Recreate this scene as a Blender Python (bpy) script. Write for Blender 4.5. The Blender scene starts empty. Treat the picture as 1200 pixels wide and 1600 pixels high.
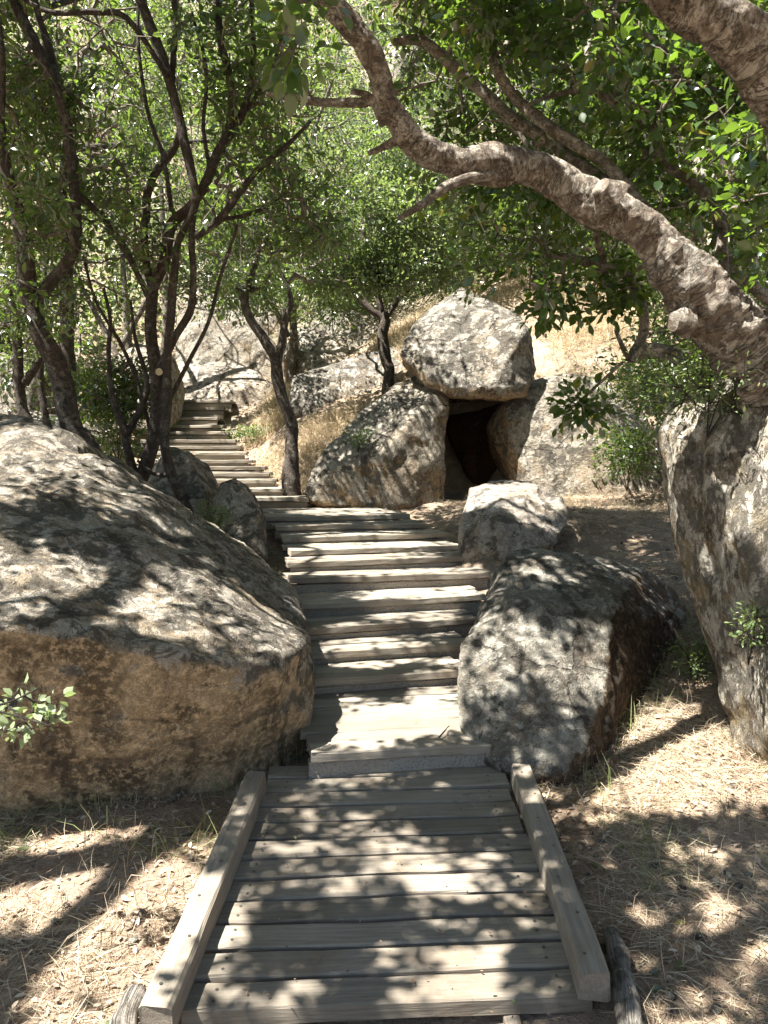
import bpy, bmesh, math, random
import numpy as np
from mathutils import Vector, Matrix

# ------------------------------------------------------------------ camera, world, sun, exposure
S = bpy.context.scene
COL = S.collection
H_CAM = 1.6
PITCH = math.radians(4.3)
cam = bpy.data.cameras.new('camera'); camo = bpy.data.objects.new('camera', cam); COL.objects.link(camo)
cam.sensor_fit = 'VERTICAL'; cam.sensor_height = 32.0; cam.lens = 24.0
cam.clip_start = 0.05; cam.clip_end = 500
camo.location = (0, 0, H_CAM); camo.rotation_euler = (math.pi/2 - PITCH, 0, 0)
S.camera = camo

SUN_DIR = np.array([-0.40, -0.20, 0.90]); SUN_DIR /= np.linalg.norm(SUN_DIR)   # towards the sun
w = bpy.data.worlds.new("World"); S.world = w; w.use_nodes = True
nt = w.node_tree; nt.nodes.clear()
sky = nt.nodes.new('ShaderNodeTexSky'); sky.sky_type = 'NISHITA'; sky.sun_disc = False
sky.sun_elevation = math.asin(SUN_DIR[2])
sky.sun_rotation = math.atan2(SUN_DIR[0], SUN_DIR[1])
bg = nt.nodes.new('ShaderNodeBackground'); bg.inputs[1].default_value = 0.05
wo = nt.nodes.new('ShaderNodeOutputWorld')
nt.links.new(sky.outputs[0], bg.inputs[0]); nt.links.new(bg.outputs[0], wo.inputs[0])
sl = bpy.data.lights.new('sun', 'SUN'); so = bpy.data.objects.new('sun', sl); COL.objects.link(so)
sl.energy = 5.0; sl.angle = math.radians(0.53); sl.color = (1.0, 0.965, 0.90)
so.rotation_euler = Vector(SUN_DIR.tolist()).to_track_quat('Z', 'Y').to_euler()
so.location = (-10, -5, 25)
S.view_settings.view_transform = 'Standard'; S.view_settings.look = 'None'
S.view_settings.gamma = 1.0; S.view_settings.exposure = 2.35
S.render.engine = 'CYCLES'
S.cycles.max_bounces = 6; S.cycles.diffuse_bounces = 3; S.cycles.transmission_bounces = 3; S.cycles.glossy_bounces = 2
S.cycles.sample_clamp_indirect = 6.0

# ------------------------------------------------------------------ helpers
cp, sp_ = math.cos(PITCH), math.sin(PITCH)
def P(px, py, d):
    """world point seen at photograph pixel (px,py) standing d metres in front of the viewpoint"""
    u = (px-600)/1200.0; v = (800-py)/1200.0
    y = cp + v*sp_; z = -sp_ + v*cp
    k = d/y
    return np.array([u*k, d, H_CAM + z*k])
def tanb(py):
    return math.tan(PITCH + math.atan((py-800)/1200.0))
def rng(s): return np.random.default_rng(s)

def _hash(ix, iy, iz, seed):
    h = (ix.astype(np.int64)*374761393 + iy.astype(np.int64)*668265263 + iz.astype(np.int64)*1440662683 + seed*1274126177) & 0xffffffff
    h = ((h ^ (h >> 13)) * 1274126177) & 0xffffffff
    h = (h ^ (h >> 16)) & 0xffffffff
    return h.astype(np.float64)/4294967295.0
def vnoise(p, seed=0):
    f = np.floor(p); t = p-f; t = t*t*(3-2*t); i = f.astype(np.int64)
    r = 0
    for dx in (0, 1):
        for dy in (0, 1):
            for dz in (0, 1):
                wgt = (t[:, 0] if dx else 1-t[:, 0])*(t[:, 1] if dy else 1-t[:, 1])*(t[:, 2] if dz else 1-t[:, 2])
                r = r + wgt*_hash(i[:, 0]+dx, i[:, 1]+dy, i[:, 2]+dz, seed)
    return r*2-1
def fbm(p, oct=4, seed=0, gain=.5, ridged=False):
    a = 1; s = 0; q = p.copy(); tot = 0
    for o in range(oct):
        n = vnoise(q, seed+o*17)
        if ridged: n = 1-2*np.abs(n)
        s = s+a*n; tot += a; a *= gain; q = q*2.03+11.3
    return s/tot

def mesh_from(name, verts, faces_flat, loop_starts, loop_tot, mats=(), smooth=True, uv=None, mat_idx=None):
    me = bpy.data.meshes.new(name)
    n = len(verts); me.vertices.add(n)
    me.vertices.foreach_set('co', np.asarray(verts, np.float32).ravel())
    me.loops.add(len(faces_flat)); me.loops.foreach_set('vertex_index', np.asarray(faces_flat, np.int32))
    me.polygons.add(len(loop_starts))
    me.polygons.foreach_set('loop_start', np.asarray(loop_starts, np.int32))
    me.polygons.foreach_set('loop_total', np.asarray(loop_tot, np.int32))
    me.polygons.foreach_set('use_smooth', np.full(len(loop_starts), smooth))
    if mat_idx is not None: me.polygons.foreach_set('material_index', np.asarray(mat_idx, np.int32))
    if uv is not None:
        l = me.uv_layers.new(name='UVMap'); l.data.foreach_set('uv', np.asarray(uv, np.float32).ravel())
    for m in mats: me.materials.append(m)
    me.update(calc_edges=True); me.validate()
    return me
def quads_mesh(name, verts, quads, mats, smooth=True, uv=None, mat_idx=None):
    quads = np.asarray(quads, np.int32); k = quads.shape[1]; m = len(quads)
    return mesh_from(name, verts, quads.ravel(), np.arange(m)*k, np.full(m, k), mats, smooth, uv, mat_idx)
def link(name, me, parent=None, loc=None):
    o = bpy.data.objects.new(name, me); COL.objects.link(o)
    if loc is not None: o.location = loc
    if parent is not None: o.parent = parent
    return o
def empty(name, loc=(0, 0, 0)):
    o = bpy.data.objects.new(name, None); COL.objects.link(o); o.location = loc; o.empty_display_size = .1
    return o
def tag(o, label=None, cat=None, group=None, kind=None):
    if label: o['label'] = label
    if cat: o['category'] = cat
    if group: o['group'] = group
    if kind: o['kind'] = kind
    return o

# ------------------------------------------------------------------ materials
class NT:
    def __init__(s, name):
        s.m = bpy.data.materials.new(name); s.m.use_nodes = True
        s.t = s.m.node_tree; s.t.nodes.clear()
        s.out = s.t.nodes.new('ShaderNodeOutputMaterial')
    def n(s, typ, ins=None, **kw):
        nd = s.t.nodes.new(typ)
        for k, v in kw.items(): setattr(nd, k, v)
        for k, v in (ins or {}).items():
            if isinstance(v, bpy.types.NodeSocket): s.t.links.new(v, nd.inputs[k])
            else: nd.inputs[k].default_value = v
        return nd
    def noise(s, vec, scale, detail=4, rough=.6, dist=0):
        return s.n('ShaderNodeTexNoise', {'Vector': vec, 'Scale': scale, 'Detail': detail, 'Roughness': rough, 'Distortion': dist}).outputs['Fac']
    def ramp(s, fac, a, b):
        return s.n('ShaderNodeMapRange', {0: fac, 1: a, 2: b, 3: 0., 4: 1.}, interpolation_type='SMOOTHSTEP').outputs[0]
    def mix(s, fac, a, b, blend='MIX'):
        nd = s.t.nodes.new('ShaderNodeMix'); nd.data_type = 'RGBA'; nd.blend_type = blend
        for i, v in ((0, fac), (6, a), (7, b)):
            if isinstance(v, bpy.types.NodeSocket): s.t.links.new(v, nd.inputs[i])
            else:
                nd.inputs[i].default_value = v if i == 0 else (v[0], v[1], v[2], 1)
        return nd.outputs[2]
    def math(s, op, a, b=0.0):
        return s.n('ShaderNodeMath', {0: a, 1: b}, operation=op).outputs[0]
    def mapping(s, vec, scale):
        return s.n('ShaderNodeMapping', {'Vector': vec, 'Scale': scale}).outputs[0]
    def bump(s, h, strength, dist, normal=None):
        ins = {'Height': h, 'Strength': strength, 'Distance': dist}
        if normal is not None: ins['Normal'] = normal
        return s.n('ShaderNodeBump', ins).outputs[0]

def rock_mat(name, grey=(.34, .32, .29), pale=(.52, .49, .44), tan=(.40, .27, .15), dark=(.085, .075, .06), lichen=.5, black=.5, under=0.15, warm=.3, bscale=1.0, lit_dir=None, vstretch=1.0):
    b = NT(name)
    tc = b.n('ShaderNodeTexCoord').outputs['Object']
    if vstretch != 1: tc = b.mapping(tc, (1, 1, vstretch))
    geo = b.n('ShaderNodeNewGeometry')
    if lit_dir: nz = b.n('ShaderNodeVectorMath', {0: geo.outputs['Normal'], 1: lit_dir}, operation='DOT_PRODUCT').outputs['Value']
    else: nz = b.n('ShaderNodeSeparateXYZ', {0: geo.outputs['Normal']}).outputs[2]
    big = b.noise(tc, 1.3*bscale, 5, .6, .4)
    med = b.noise(tc, 5*bscale, 7, .68, .3)
    fine = b.noise(tc, 32*bscale, 6, .7)
    c = b.mix(b.ramp(big, .35, .65), grey, tuple(.5*g+.5*t for g, t in zip(grey, tan)))
    c = b.mix(b.math('MULTIPLY', b.ramp(med, .45, .6), .8), c, pale)
    # lichen : pale plates and black crust on the surfaces open to the weather
    up = b.ramp(b.math('ADD', nz, b.math('ADD', b.math('MULTIPLY', b.math('SUBTRACT', med, .5), 1.5), b.math('MULTIPLY', b.math('SUBTRACT', fine, .5), .9))), under-(.22 if lit_dir else .10), under+(.25 if lit_dir else .12))
    l1 = b.noise(b.n('ShaderNodeVectorMath', {0: tc, 1: (7.7, 3.1, 5.5)}, operation='ADD').outputs[0], 6.5*bscale, 9, .74, .5)
    blk = b.ramp(l1, .64-.24*black, .67-.22*black)
    blk = b.math('SUBTRACT', 1.0, blk)
    l2 = b.noise(b.n('ShaderNodeVectorMath', {0: tc, 1: (1.7, 9.1, 2.5)}, operation='ADD').outputs[0], 11*bscale, 8, .7, .8)
    wht = b.ramp(l2, .70-.24*lichen, .74-.24*lichen)
    cl = b.mix(b.math('MULTIPLY', wht, .85), c, pale)
    inv = b.math('SUBTRACT', 1.0, b.ramp(l1, .345+.2*black, .385+.2*black))
    cl = b.mix(b.math('MULTIPLY', inv, .85), cl, dark)
    vor = b.n('ShaderNodeTexVoronoi', {'Vector': b.n('ShaderNodeVectorMath', {0: tc, 1: b.n('ShaderNodeTexNoise', {'Vector': tc, 'Scale': 14.}).outputs['Color']}, operation='MULTIPLY_ADD').outputs[0] if False else tc, 'Scale': 17*bscale, 'Randomness': 1.}).outputs['Distance']
    spot = b.math('MULTIPLY', b.math('SUBTRACT', 1.0, b.ramp(vor, .26, .34)), b.ramp(l2, .45, .55))
    cl = b.mix(b.math('MULTIPLY', spot, .55*lichen+.2), cl, tuple(min(.7, x*1.2) for x in pale))
    # sheltered face, or a painted shade side : smooth ochre stone with darker seeps
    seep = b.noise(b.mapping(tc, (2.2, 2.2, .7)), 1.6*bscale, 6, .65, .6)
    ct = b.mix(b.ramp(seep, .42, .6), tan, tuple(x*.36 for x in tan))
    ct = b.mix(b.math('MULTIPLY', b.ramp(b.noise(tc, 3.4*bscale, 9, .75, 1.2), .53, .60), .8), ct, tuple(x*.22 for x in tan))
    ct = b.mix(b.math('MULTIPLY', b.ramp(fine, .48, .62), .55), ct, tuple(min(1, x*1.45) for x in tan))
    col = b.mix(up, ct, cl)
    col = b.mix(b.math('MULTIPLY', b.ramp(b.noise(tc, .9*bscale, 3, .5), .5, .7), warm), col, tan, 'MIX')
    grain = b.noise(tc, 150*bscale, 3, .7)
    col = b.mix(.6, col, b.mix(b.ramp(fine, .3, .7), (.5, .5, .5), (1.4, 1.4, 1.4)), 'MULTIPLY')
    col = b.mix(.55, col, b.mix(b.ramp(grain, .3, .7), (.45, .45, .45), (1.5, 1.5, 1.5)), 'MULTIPLY')
    crack = b.n('ShaderNodeTexVoronoi', {'Vector': b.mapping(tc, (1, 1, 1.4)), 'Scale': 1.1*bscale, 'Randomness': 1.}, feature='DISTANCE_TO_EDGE').outputs[0]
    crk = b.math('SUBTRACT', 1.0, b.ramp(b.math('ADD', crack, b.math('MULTIPLY', b.math('SUBTRACT', med, .5), .25)), .0, .018))
    col = b.mix(b.math('MULTIPLY', crk, .55), col, (.04, .035, .03))
    hgt = b.math('ADD', b.math('MULTIPLY', med, 1.0), b.math('MULTIPLY', fine, .7))
    hgt = b.math('ADD', hgt, b.math('MULTIPLY', grain, .22))
    hgt = b.math('SUBTRACT', hgt, b.math('MULTIPLY', crk, .5))
    hgt = b.math('ADD', hgt, b.math('MULTIPLY', spot, .12))
    st = b.math('ADD', .55, b.math('MULTIPLY', up, .45))
    bn = b.n('ShaderNodeBump', {'Height': hgt, 'Strength': st, 'Distance': .05/bscale})
    bs = b.n('ShaderNodeBsdfPrincipled', {'Base Color': col, 'Roughness': .92, 'Normal': bn.outputs[0]})
    bs.inputs['Specular IOR Level'].default_value = .2
    b.t.links.new(bs.outputs[0], b.out.inputs[0])
    return b.m

def bark_mat(name, base=(.20, .155, .12), light=(.38, .34, .29), amt=.5, crack=1.0, uvs=(9, 22)):
    b = NT(name)
    uv = b.n('ShaderNodeTexCoord').outputs['UV']; tc = b.n('ShaderNodeTexCoord').outputs['Object']
    mp = b.mapping(uv, (uvs[0], uvs[1], 1))
    fl = b.noise(mp, 1.0, 7, .7, .9)                      # plates
    pl = b.math('ABSOLUTE', b.math('SUBTRACT', fl, .5))
    cr = b.ramp(pl, .0, .035)
    n1 = b.noise(tc, 5, 6, .65); n2 = b.noise(tc, 55, 5, .7); n3 = b.noise(tc, 16, 7, .72)
    msk = b.ramp(n1, .35, .6)
    c = b.mix(b.ramp(n3, .60-.25*amt, .72-.25*amt), base, light)
    c = b.mix(b.math('MULTIPLY', b.ramp(n1, .55, .62), .6*amt), c, (.36, .35, .31))
    c = b.mix(b.math('MULTIPLY', b.math('MULTIPLY', b.math('SUBTRACT', 1., cr), msk), .75), c, tuple(x*.3 for x in base))
    c = b.mix(.6, c, b.mix(n2, (.35, .35, .35), (1.5, 1.5, 1.5)), 'MULTIPLY')
    h = b.math('ADD', b.math('MULTIPLY', cr, .35*crack), b.math('ADD', b.math('MULTIPLY', fl, 1.2), b.math('ADD', b.math('MULTIPLY', n3, .8), b.math('MULTIPLY', n2, .4))))
    bs = b.n('ShaderNodeBsdfPrincipled', {'Base Color': c, 'Roughness': .88, 'Normal': b.bump(h, 1.0, .02)})
    bs.inputs['Specular IOR Level'].default_value = .2
    b.t.links.new(bs.outputs[0], b.out.inputs[0]); return b.m

def leaf_mat(name, c1=(.035, .06, .025), c2=(.075, .11, .045), tr=(.19, .31, .045), trf=.42, gloss=.38):
    b = NT(name)
    g = b.n('ShaderNodeNewGeometry'); r = g.outputs['Random Per Island']
    c = b.mix(r, c1, c2)
    c = b.mix(b.math('MULTIPLY', b.math('GREATER_THAN', r, .96), .8), c, (.22, .17, .03))
    t = b.mix(r, tuple(x*.65 for x in tr), tr)
    bs = b.n('ShaderNodeBsdfPrincipled', {'Base Color': c, 'Roughness': gloss})
    bs.inputs['Specular IOR Level'].default_value = .9
    ts = b.n('ShaderNodeBsdfTranslucent', {'Color': t})
    mx = b.n('ShaderNodeMixShader', {0: trf, 1: bs.outputs[0], 2: ts.outputs[0]})
    b.t.links.new(mx.outputs[0], b.out.inputs[0]); return b.m

def straw_mat(name, a, c, tr=.15):
    b = NT(name)
    r = b.n('ShaderNodeNewGeometry').outputs['Random Per Island']
    col = b.mix(r, a, c)
    bs = b.n('ShaderNodeBsdfPrincipled', {'Base Color': col, 'Roughness': .7})
    ts = b.n('ShaderNodeBsdfTranslucent', {'Color': col})
    mx = b.n('ShaderNodeMixShader', {0: tr, 1: bs.outputs[0], 2: ts.outputs[0]})
    b.t.links.new(mx.outputs[0], b.out.inputs[0]); return b.m

def wood_mat(name, a=(.172, .150, .120), c=(.25, .22, .18), brown=(.145, .108, .072)):
    b = NT(name)
    tc = b.n('ShaderNodeTexCoord').outputs['Object']
    rnd = b.n('ShaderNodeObjectInfo').outputs['Random']
    off = b.n('ShaderNodeCombineXYZ', {0: b.math('MULTIPLY', rnd, 37.), 1: b.math('MULTIPLY', rnd, 11.), 2: 0.}).outputs[0]
    q = b.n('ShaderNodeVectorMath', {0: tc, 1: off}, operation='ADD').outputs[0]
    grain = b.noise(b.mapping(q, (1.6, 38, 38)), 2.0, 6, .65, .6)
    gr2 = b.noise(b.mapping(q, (4, 110, 110)), 2.0, 4, .6, .3)
    blot = b.noise(q, 3.5, 5, .6)
    c1 = b.mix(b.ramp(grain, .3, .7), a, c)
    c1 = b.mix(b.math('MULTIPLY', b.ramp(blot, .45, .7), .55), c1, brown)
    c1 = b.mix(b.math('MULTIPLY', b.ramp(b.noise(q, 9, 6, .7), .60, .68), .45), c1, (.29, .255, .205))
    c1 = b.mix(b.math('MULTIPLY', b.math('SUBTRACT', 1., b.ramp(gr2, .30, .40)), .6), c1, (.09, .07, .055))
    c1 = b.mix(1.0, c1, b.mix(rnd, (.72, .70, .68), (1.18, 1.17, 1.15)), 'MULTIPLY')
    c1 = b.mix(b.math('MULTIPLY', b.ramp(b.noise(q, 5.5, 7, .72, .5), .60, .66), .5), c1, (.10, .08, .06))
    h = b.math('ADD', b.math('MULTIPLY', grain, .6), b.math('MULTIPLY', gr2, .5))
    bs = b.n('ShaderNodeBsdfPrincipled', {'Base Color': c1, 'Roughness': .8, 'Normal': b.bump(h, .55, .006)})
    bs.inputs['Specular IOR Level'].default_value = .25
    b.t.links.new(bs.outputs[0], b.out.inputs[0]); return b.m

def ground_mat():
    b = NT('dry_earth')
    tc = b.n('ShaderNodeTexCoord').outputs['Object']
    n1 = b.noise(tc, 1.2, 6, .65); n2 = b.noise(tc, 9, 7, .7, .4); n3 = b.noise(tc, 60, 5, .7)
    c = b.mix(b.ramp(n1, .35, .65), (.20, .15, .108), (.32, .245, .18))
    c = b.mix(b.math('MULTIPLY', b.ramp(n2, .48, .62), .7), c, (.44, .34, .23))
    c = b.mix(b.math('MULTIPLY', b.ramp(n3, .5, .66), .6), c, (.10, .07, .05))
    # the steep hill behind is bare pale rock
    sep = b.n('ShaderNodeSeparateXYZ', {0: tc})
    far = b.ramp(b.math('ADD', sep.outputs[1], b.math('MULTIPLY', n1, 6.)), 16., 19.)
    pinkn = b.noise(tc, .35, 6, .6)
    cliff = b.mix(b.ramp(pinkn, .4, .6), (.17, .15, .10), (.24, .18, .12))
    cliff = b.mix(b.math('MULTIPLY', b.ramp(n2, .5, .62), .6), cliff, (.34, .31, .25))
    c = b.mix(far, c, cliff)
    h = b.math('ADD', n2, b.math('MULTIPLY', n3, .5))
    bs = b.n('ShaderNodeBsdfPrincipled', {'Base Color': c, 'Roughness': .95, 'Normal': b.bump(h, .8, .04)})
    bs.inputs['Specular IOR Level'].default_value = .1
    b.t.links.new(bs.outputs[0], b.out.inputs[0]); return b.m

def concrete_mat():
    b = NT('rough_concrete')
    tc = b.n('ShaderNodeTexCoord').outputs['Object']
    n1 = b.noise(tc, 4, 5, .6); n2 = b.noise(tc, 60, 4, .7)
    v = b.n('ShaderNodeTexVoronoi', {'Vector': tc, 'Scale': 70.}).outputs['Distance']
    c = b.mix(n1, (.21, .18, .145), (.36, .32, .27))
    c = b.mix(b.math('MULTIPLY', b.math('SUBTRACT', 1., b.ramp(v, .15, .3)), .6), c, (.10, .085, .07))
    bs = b.n('ShaderNodeBsdfPrincipled', {'Base Color': c, 'Roughness': .95, 'Normal': b.bump(b.math('ADD', n2, v), .8, .01)})
    b.t.links.new(bs.outputs[0], b.out.inputs[0]); return b.m
def plain(name, c, r=.7):
    b = NT(name)
    tc = b.n('ShaderNodeTexCoord').outputs['Object']
    col = b.mix(b.noise(tc, 20, 4), tuple(x*.7 for x in c), tuple(min(1, x*1.2) for x in c))
    bs = b.n('ShaderNodeBsdfPrincipled', {'Base Color': col, 'Roughness': r})
    b.t.links.new(bs.outputs[0], b.out.inputs[0]); return b.m

M_wood = wood_mat('weathered_planks')
M_tread = wood_mat('lighter_treads', (.20, .178, .145), (.29, .26, .215), (.18, .135, .09))  # lighter version of the plank wood, for the steps
M_beam = wood_mat('beam_wood', (.185, .160, .128), (.265, .235, .19), (.17, .13, .09))
M_old = wood_mat('silvered_wood', (.22, .20, .17), (.40, .37, .33), (.16, .13, .10))
M_conc = concrete_mat()
M_screw = plain('screw_steel', (.05, .045, .04), .5)
M_ground = ground_mat()
M_oldcut = plain('old_cut_wood', (.15, .13, .105), .9)
M_twig = bark_mat('twig_bark', (.17, .14, .11), (.32, .28, .23), .6, .3, (3, 6))
M_log = bark_mat('split_log', (.16, .14, .115), (.30, .27, .23), .7, 1.0, (16, 3))
M_cut = plain('fresh_cut_wood', (.52, .40, .24), .7)
M_bark_near = bark_mat('flaking_grey_bark', (.15, .118, .09), (.33, .29, .24), .6, .8, (5, 26))
M_bark = bark_mat('dark_brown_bark', (.078, .062, .050), (.17, .145, .118), .35, .8, (5, 10))
M_bark_far = bark_mat('far_bark', (.10, .08, .06), (.26, .23, .19), .5, .5, (4, 9))
M_leaf_near = leaf_mat('glossy_leaves', (.020, .042, .014), (.055, .09, .028), (.20, .33, .03), .40, .25)
M_leaf = leaf_mat('tree_leaves', (.028, .05, .018), (.085, .12, .045), (.22, .34, .045), .42, .27)
M_leaf_pale = leaf_mat('pale_leaves', (.06, .09, .04), (.17, .21, .11), (.32, .43, .11), .42, .30)
M_leaf_herb = leaf_mat('herb_leaves', (.06, .10, .03), (.13, .18, .06), (.26, .38, .06), .35, .5)
M_leaf_sprig = leaf_mat('sun_glare_leaves', (.20, .25, .13), (.34, .38, .24), (.36, .48, .14), .35, .4)  # paler than the real leaf: strong sun put into the colour
M_straw = straw_mat('dry_straw', (.26, .195, .125), (.50, .42, .30))
M_grassgold = straw_mat('golden_grass', (.40, .30, .17), (.62, .52, .35), .3)
M_needle = straw_mat('brown_needles', (.13, .075, .045), (.36, .22, .13))
M_grassgreen = straw_mat('green_grass_blades', (.12, .17, .05), (.34, .36, .14), .3)
M_litter = straw_mat('dead_leaves', (.20, .13, .08), (.52, .43, .33))

# ------------------------------------------------------------------ stairway layout (front edge of each tread)
# (left px, left py, right px, right py, metres below eye)
LOW = [(480, 1178, 790, 1160, 1.37), (478, 1064, 735, 1046, 1.29), (478, 1018, 735, 1003, 1.215), (462, 985, 745, 963, 1.126),
       (458, 943, 760, 929, 1.03), (452, 906, 767, 892, .92), (453, 879, 757, 867, .84), (453, 861, 722, 850, .782),
       (443, 841, 701, 831, .722), (430, 824, 667, 815, .662), (414, 811, 641, 801, .603)]
UPR = [(482, 777, .50), (444, 763, .41), (430, 749, .315), (421, 738, .234), (413, 729, .165), (393, 719, .08), (383, 706, -.036),
       (374, 697, -.12), (369, 687, -.22), (357, 675, -.35), (349, 665, -.467), (340, 653, -.61), (350, 639, -.80), (362, 628, -.95)]
UD = [8.95, 9.3, 9.65, 10.0, 10.35, 10.7, 11.05, 11.4, 11.75, 12.1, 12.45, 12.8, 13.2, 13.6]
steps = []   # (L, R, z)
for (xl, yl, xr, yr, e) in LOW:
    dl, dr = e/tanb(yl), e/tanb(yr)
    if dr-dl > .4: m = (dl+dr)/2; dl, dr = m-.2, m+.2
    L, R = P(xl, yl, dl), P(xr, yr, dr); z = H_CAM-e; L[2] = R[2] = z
    steps.append([L, R, z])
for i, (xr, yr, e) in enumerate(UPR):
    R = P(xr, yr, UD[i]); z = H_CAM-e; R[2] = z
    wd = 1.45 if i < 12 else 1.9
    L = R+np.array([-wd, -.04, 0])
    steps.append([L, R, z])

# ------------------------------------------------------------------ terrain: thin-plate surface through surveyed points
ctl = []
for L, R, z in steps:
    for t in (-.25, .5, 1.2):
        p = L+(R-L)*t; ctl.append((p[0], p[1]+.12, z-.17-(.02 if t != .5 else .03)))
for t in (-.3, .3, .9): ctl.append((-.55+1.2*t, 8.4, .85))
ctl += [(-.9, 1.6, -.06), (0, 1.6, -.12), (.9, 1.6, -.06), (-.8, 2.6, .0), (0, 2.6, -.08), (.8, 2.6, .02), (-.8, 3.3, .03), (0, 3.3, -.02), (.9, 3.4, .08),
        (-2.5, 1.8, -.08), (-2.5, 3.2, .02), (-1.4, 2.4, -.02), (1.6, 2.0, .02), (1.5, 2.8, .14), (2.2, 3.4, .38), (1.5, 3.9, .27), (1.45, 4.8, .45), (1.3, 5.6, .66),
        (2.3, 5.0, .6), (-1.3, 5.5, .55), (-2.5, 6.0, .8), (-1.6, 6.9, .95), (-2.6, 8, 1.15), (-3.8, 7, 1.2), (-3.3, 10, 1.6), (-4.4, 12, 2.2), (-5.5, 9, 1.7),
        (1.0, 6.3, .78), (1.4, 7.1, .9), (2.2, 7, .93), (3.0, 7, .95), (1.0, 8.2, 1.0), (1.1, 9.3, 1.05), (2.2, 8.6, 1.03), (3.2, 9, 1.15), (1.1, 10.6, 1.1), (1.1, 12.0, 3.2),
        (-.9, 9.4, 1.1), (-.3, 9.6, 1.25), (-1.2, 10.3, 1.5), (-.55, 10.9, 2.1), (-1.5, 11.5, 1.98), (-.2, 11.6, 2.5), (-1.9, 12.8, 2.35), (-1.0, 13, 2.7), (.6, 11.8, 2.9),
        (.8, 13.4, 3.9), (3.0, 12, 3.65), (2.6, 11.0, 3.0), (4.5, 11, 3.3), (4.5, 8, 1.9), (4, 5.5, 1.1), (-2.8, 15.3, 3.1), (-5, 15, 3.2), (0, 15.5, 4.4), (3.5, 15, 5.6),
        (8, 4, 1.6), (8, 8, 3.0), (8, 13, 5), (-8, 4, 1.0), (-8, 8, 1.9), (-8, 13, 3.2), (0, 0, -.2), (-3, 0, -.2), (3, 0, -.15), (0, -4, -.4), (-6, -4, -.4), (6, -4, -.2)]
for x in (-30, -15, 0, 15, 30):
    ctl += [(x, 20, 8.0), (x, 30, 19.5), (x, 45, 37), (x, -25, -2.5)]
ctl += [(-30, 6, 3), (30, 6, 8), (-15, 6, 1.8), (15, 6, 3.5)]
ctl = np.array(ctl, float)
def _U(r2): return np.where(r2 > 1e-12, .5*r2*np.log(np.maximum(r2, 1e-12)), 0)
def _tps(c):
    n = len(c); d2 = ((c[:, None, :2]-c[None, :, :2])**2).sum(-1)
    K = _U(d2)+np.eye(n)*.02; Q = np.c_[np.ones(n), c[:, :2]]
    A = np.zeros((n+3, n+3)); A[:n, :n] = K; A[:n, n:] = Q; A[n:, :n] = Q.T
    return np.linalg.solve(A, np.r_[c[:, 2], 0, 0, 0])
TW = _tps(ctl)
def gz(x, y):
    x = np.atleast_1d(np.asarray(x, float)); y = np.atleast_1d(np.asarray(y, float))
    xx = np.clip(x, -30, 30); yy = np.clip(y, -25, 45); out = np.empty(len(x))
    for s in range(0, len(x), 20000):
        a, b = xx[s:s+20000], yy[s:s+20000]
        d2 = (a[:, None]-ctl[None, :, 0])**2+(b[:, None]-ctl[None, :, 1])**2
        out[s:s+20000] = _U(d2)@TW[:-3]+TW[-3]+TW[-2]*a+TW[-1]*b
    out += np.clip(y-45, 0, None)*.3
    # distance from walked line calms the roughness
    p = np.c_[x, y, np.zeros(len(x))]
    amp = np.clip((np.abs(x-np.interp(y, [0, 6, 9, 13], [0, .05, -1.2, -3.3]))-.85)/1.0, 0, 1)
    out += amp*(.035*fbm(p*2.3, 3, 5)+.012*fbm(p*9, 2, 9))
    out += np.clip((y-14)/6, 0, 1)*(.9*fbm(p*.45, 4, 31, ridged=True)+.25*fbm(p*2.1, 3, 41))
    return out
def axis(parts):
    a = []
    for lo, hi, st in parts: a.append(np.arange(lo, hi, st))
    return np.concatenate(a+[[parts[-1][1]]])
gx = axis([(-70, -30, 6), (-30, -12, 1.2), (-12, -5, .3), (-5, -3, .1), (-3, 3, .045), (3, 5, .1), (5, 12, .3), (12, 30, 1.2), (30, 70, 6)])
gy = axis([(-50, -6, 4), (-6, .8, .4), (.8, 7.5, .045), (7.5, 15, .1), (15, 32, .3), (32, 75, 3)])
XX, YY = np.meshgrid(gx, gy)
ZZ = gz(XX.ravel(), YY.ravel())
gv = np.c_[XX.ravel(), YY.ravel(), ZZ]
nx, ny = len(gx), len(gy)
ii, jj = np.meshgrid(np.arange(nx-1), np.arange(ny-1)); a0 = (jj*nx+ii).ravel()
gq = np.c_[a0, a0+1, a0+nx+1, a0+nx]
tag(link('ground', quads_mesh('ground', gv, gq, [M_ground])), 'dry rocky hillside earth around the wooden steps', None, None, 'structure')
def g1(x, y): return float(gz([x], [y])[0])

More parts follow.
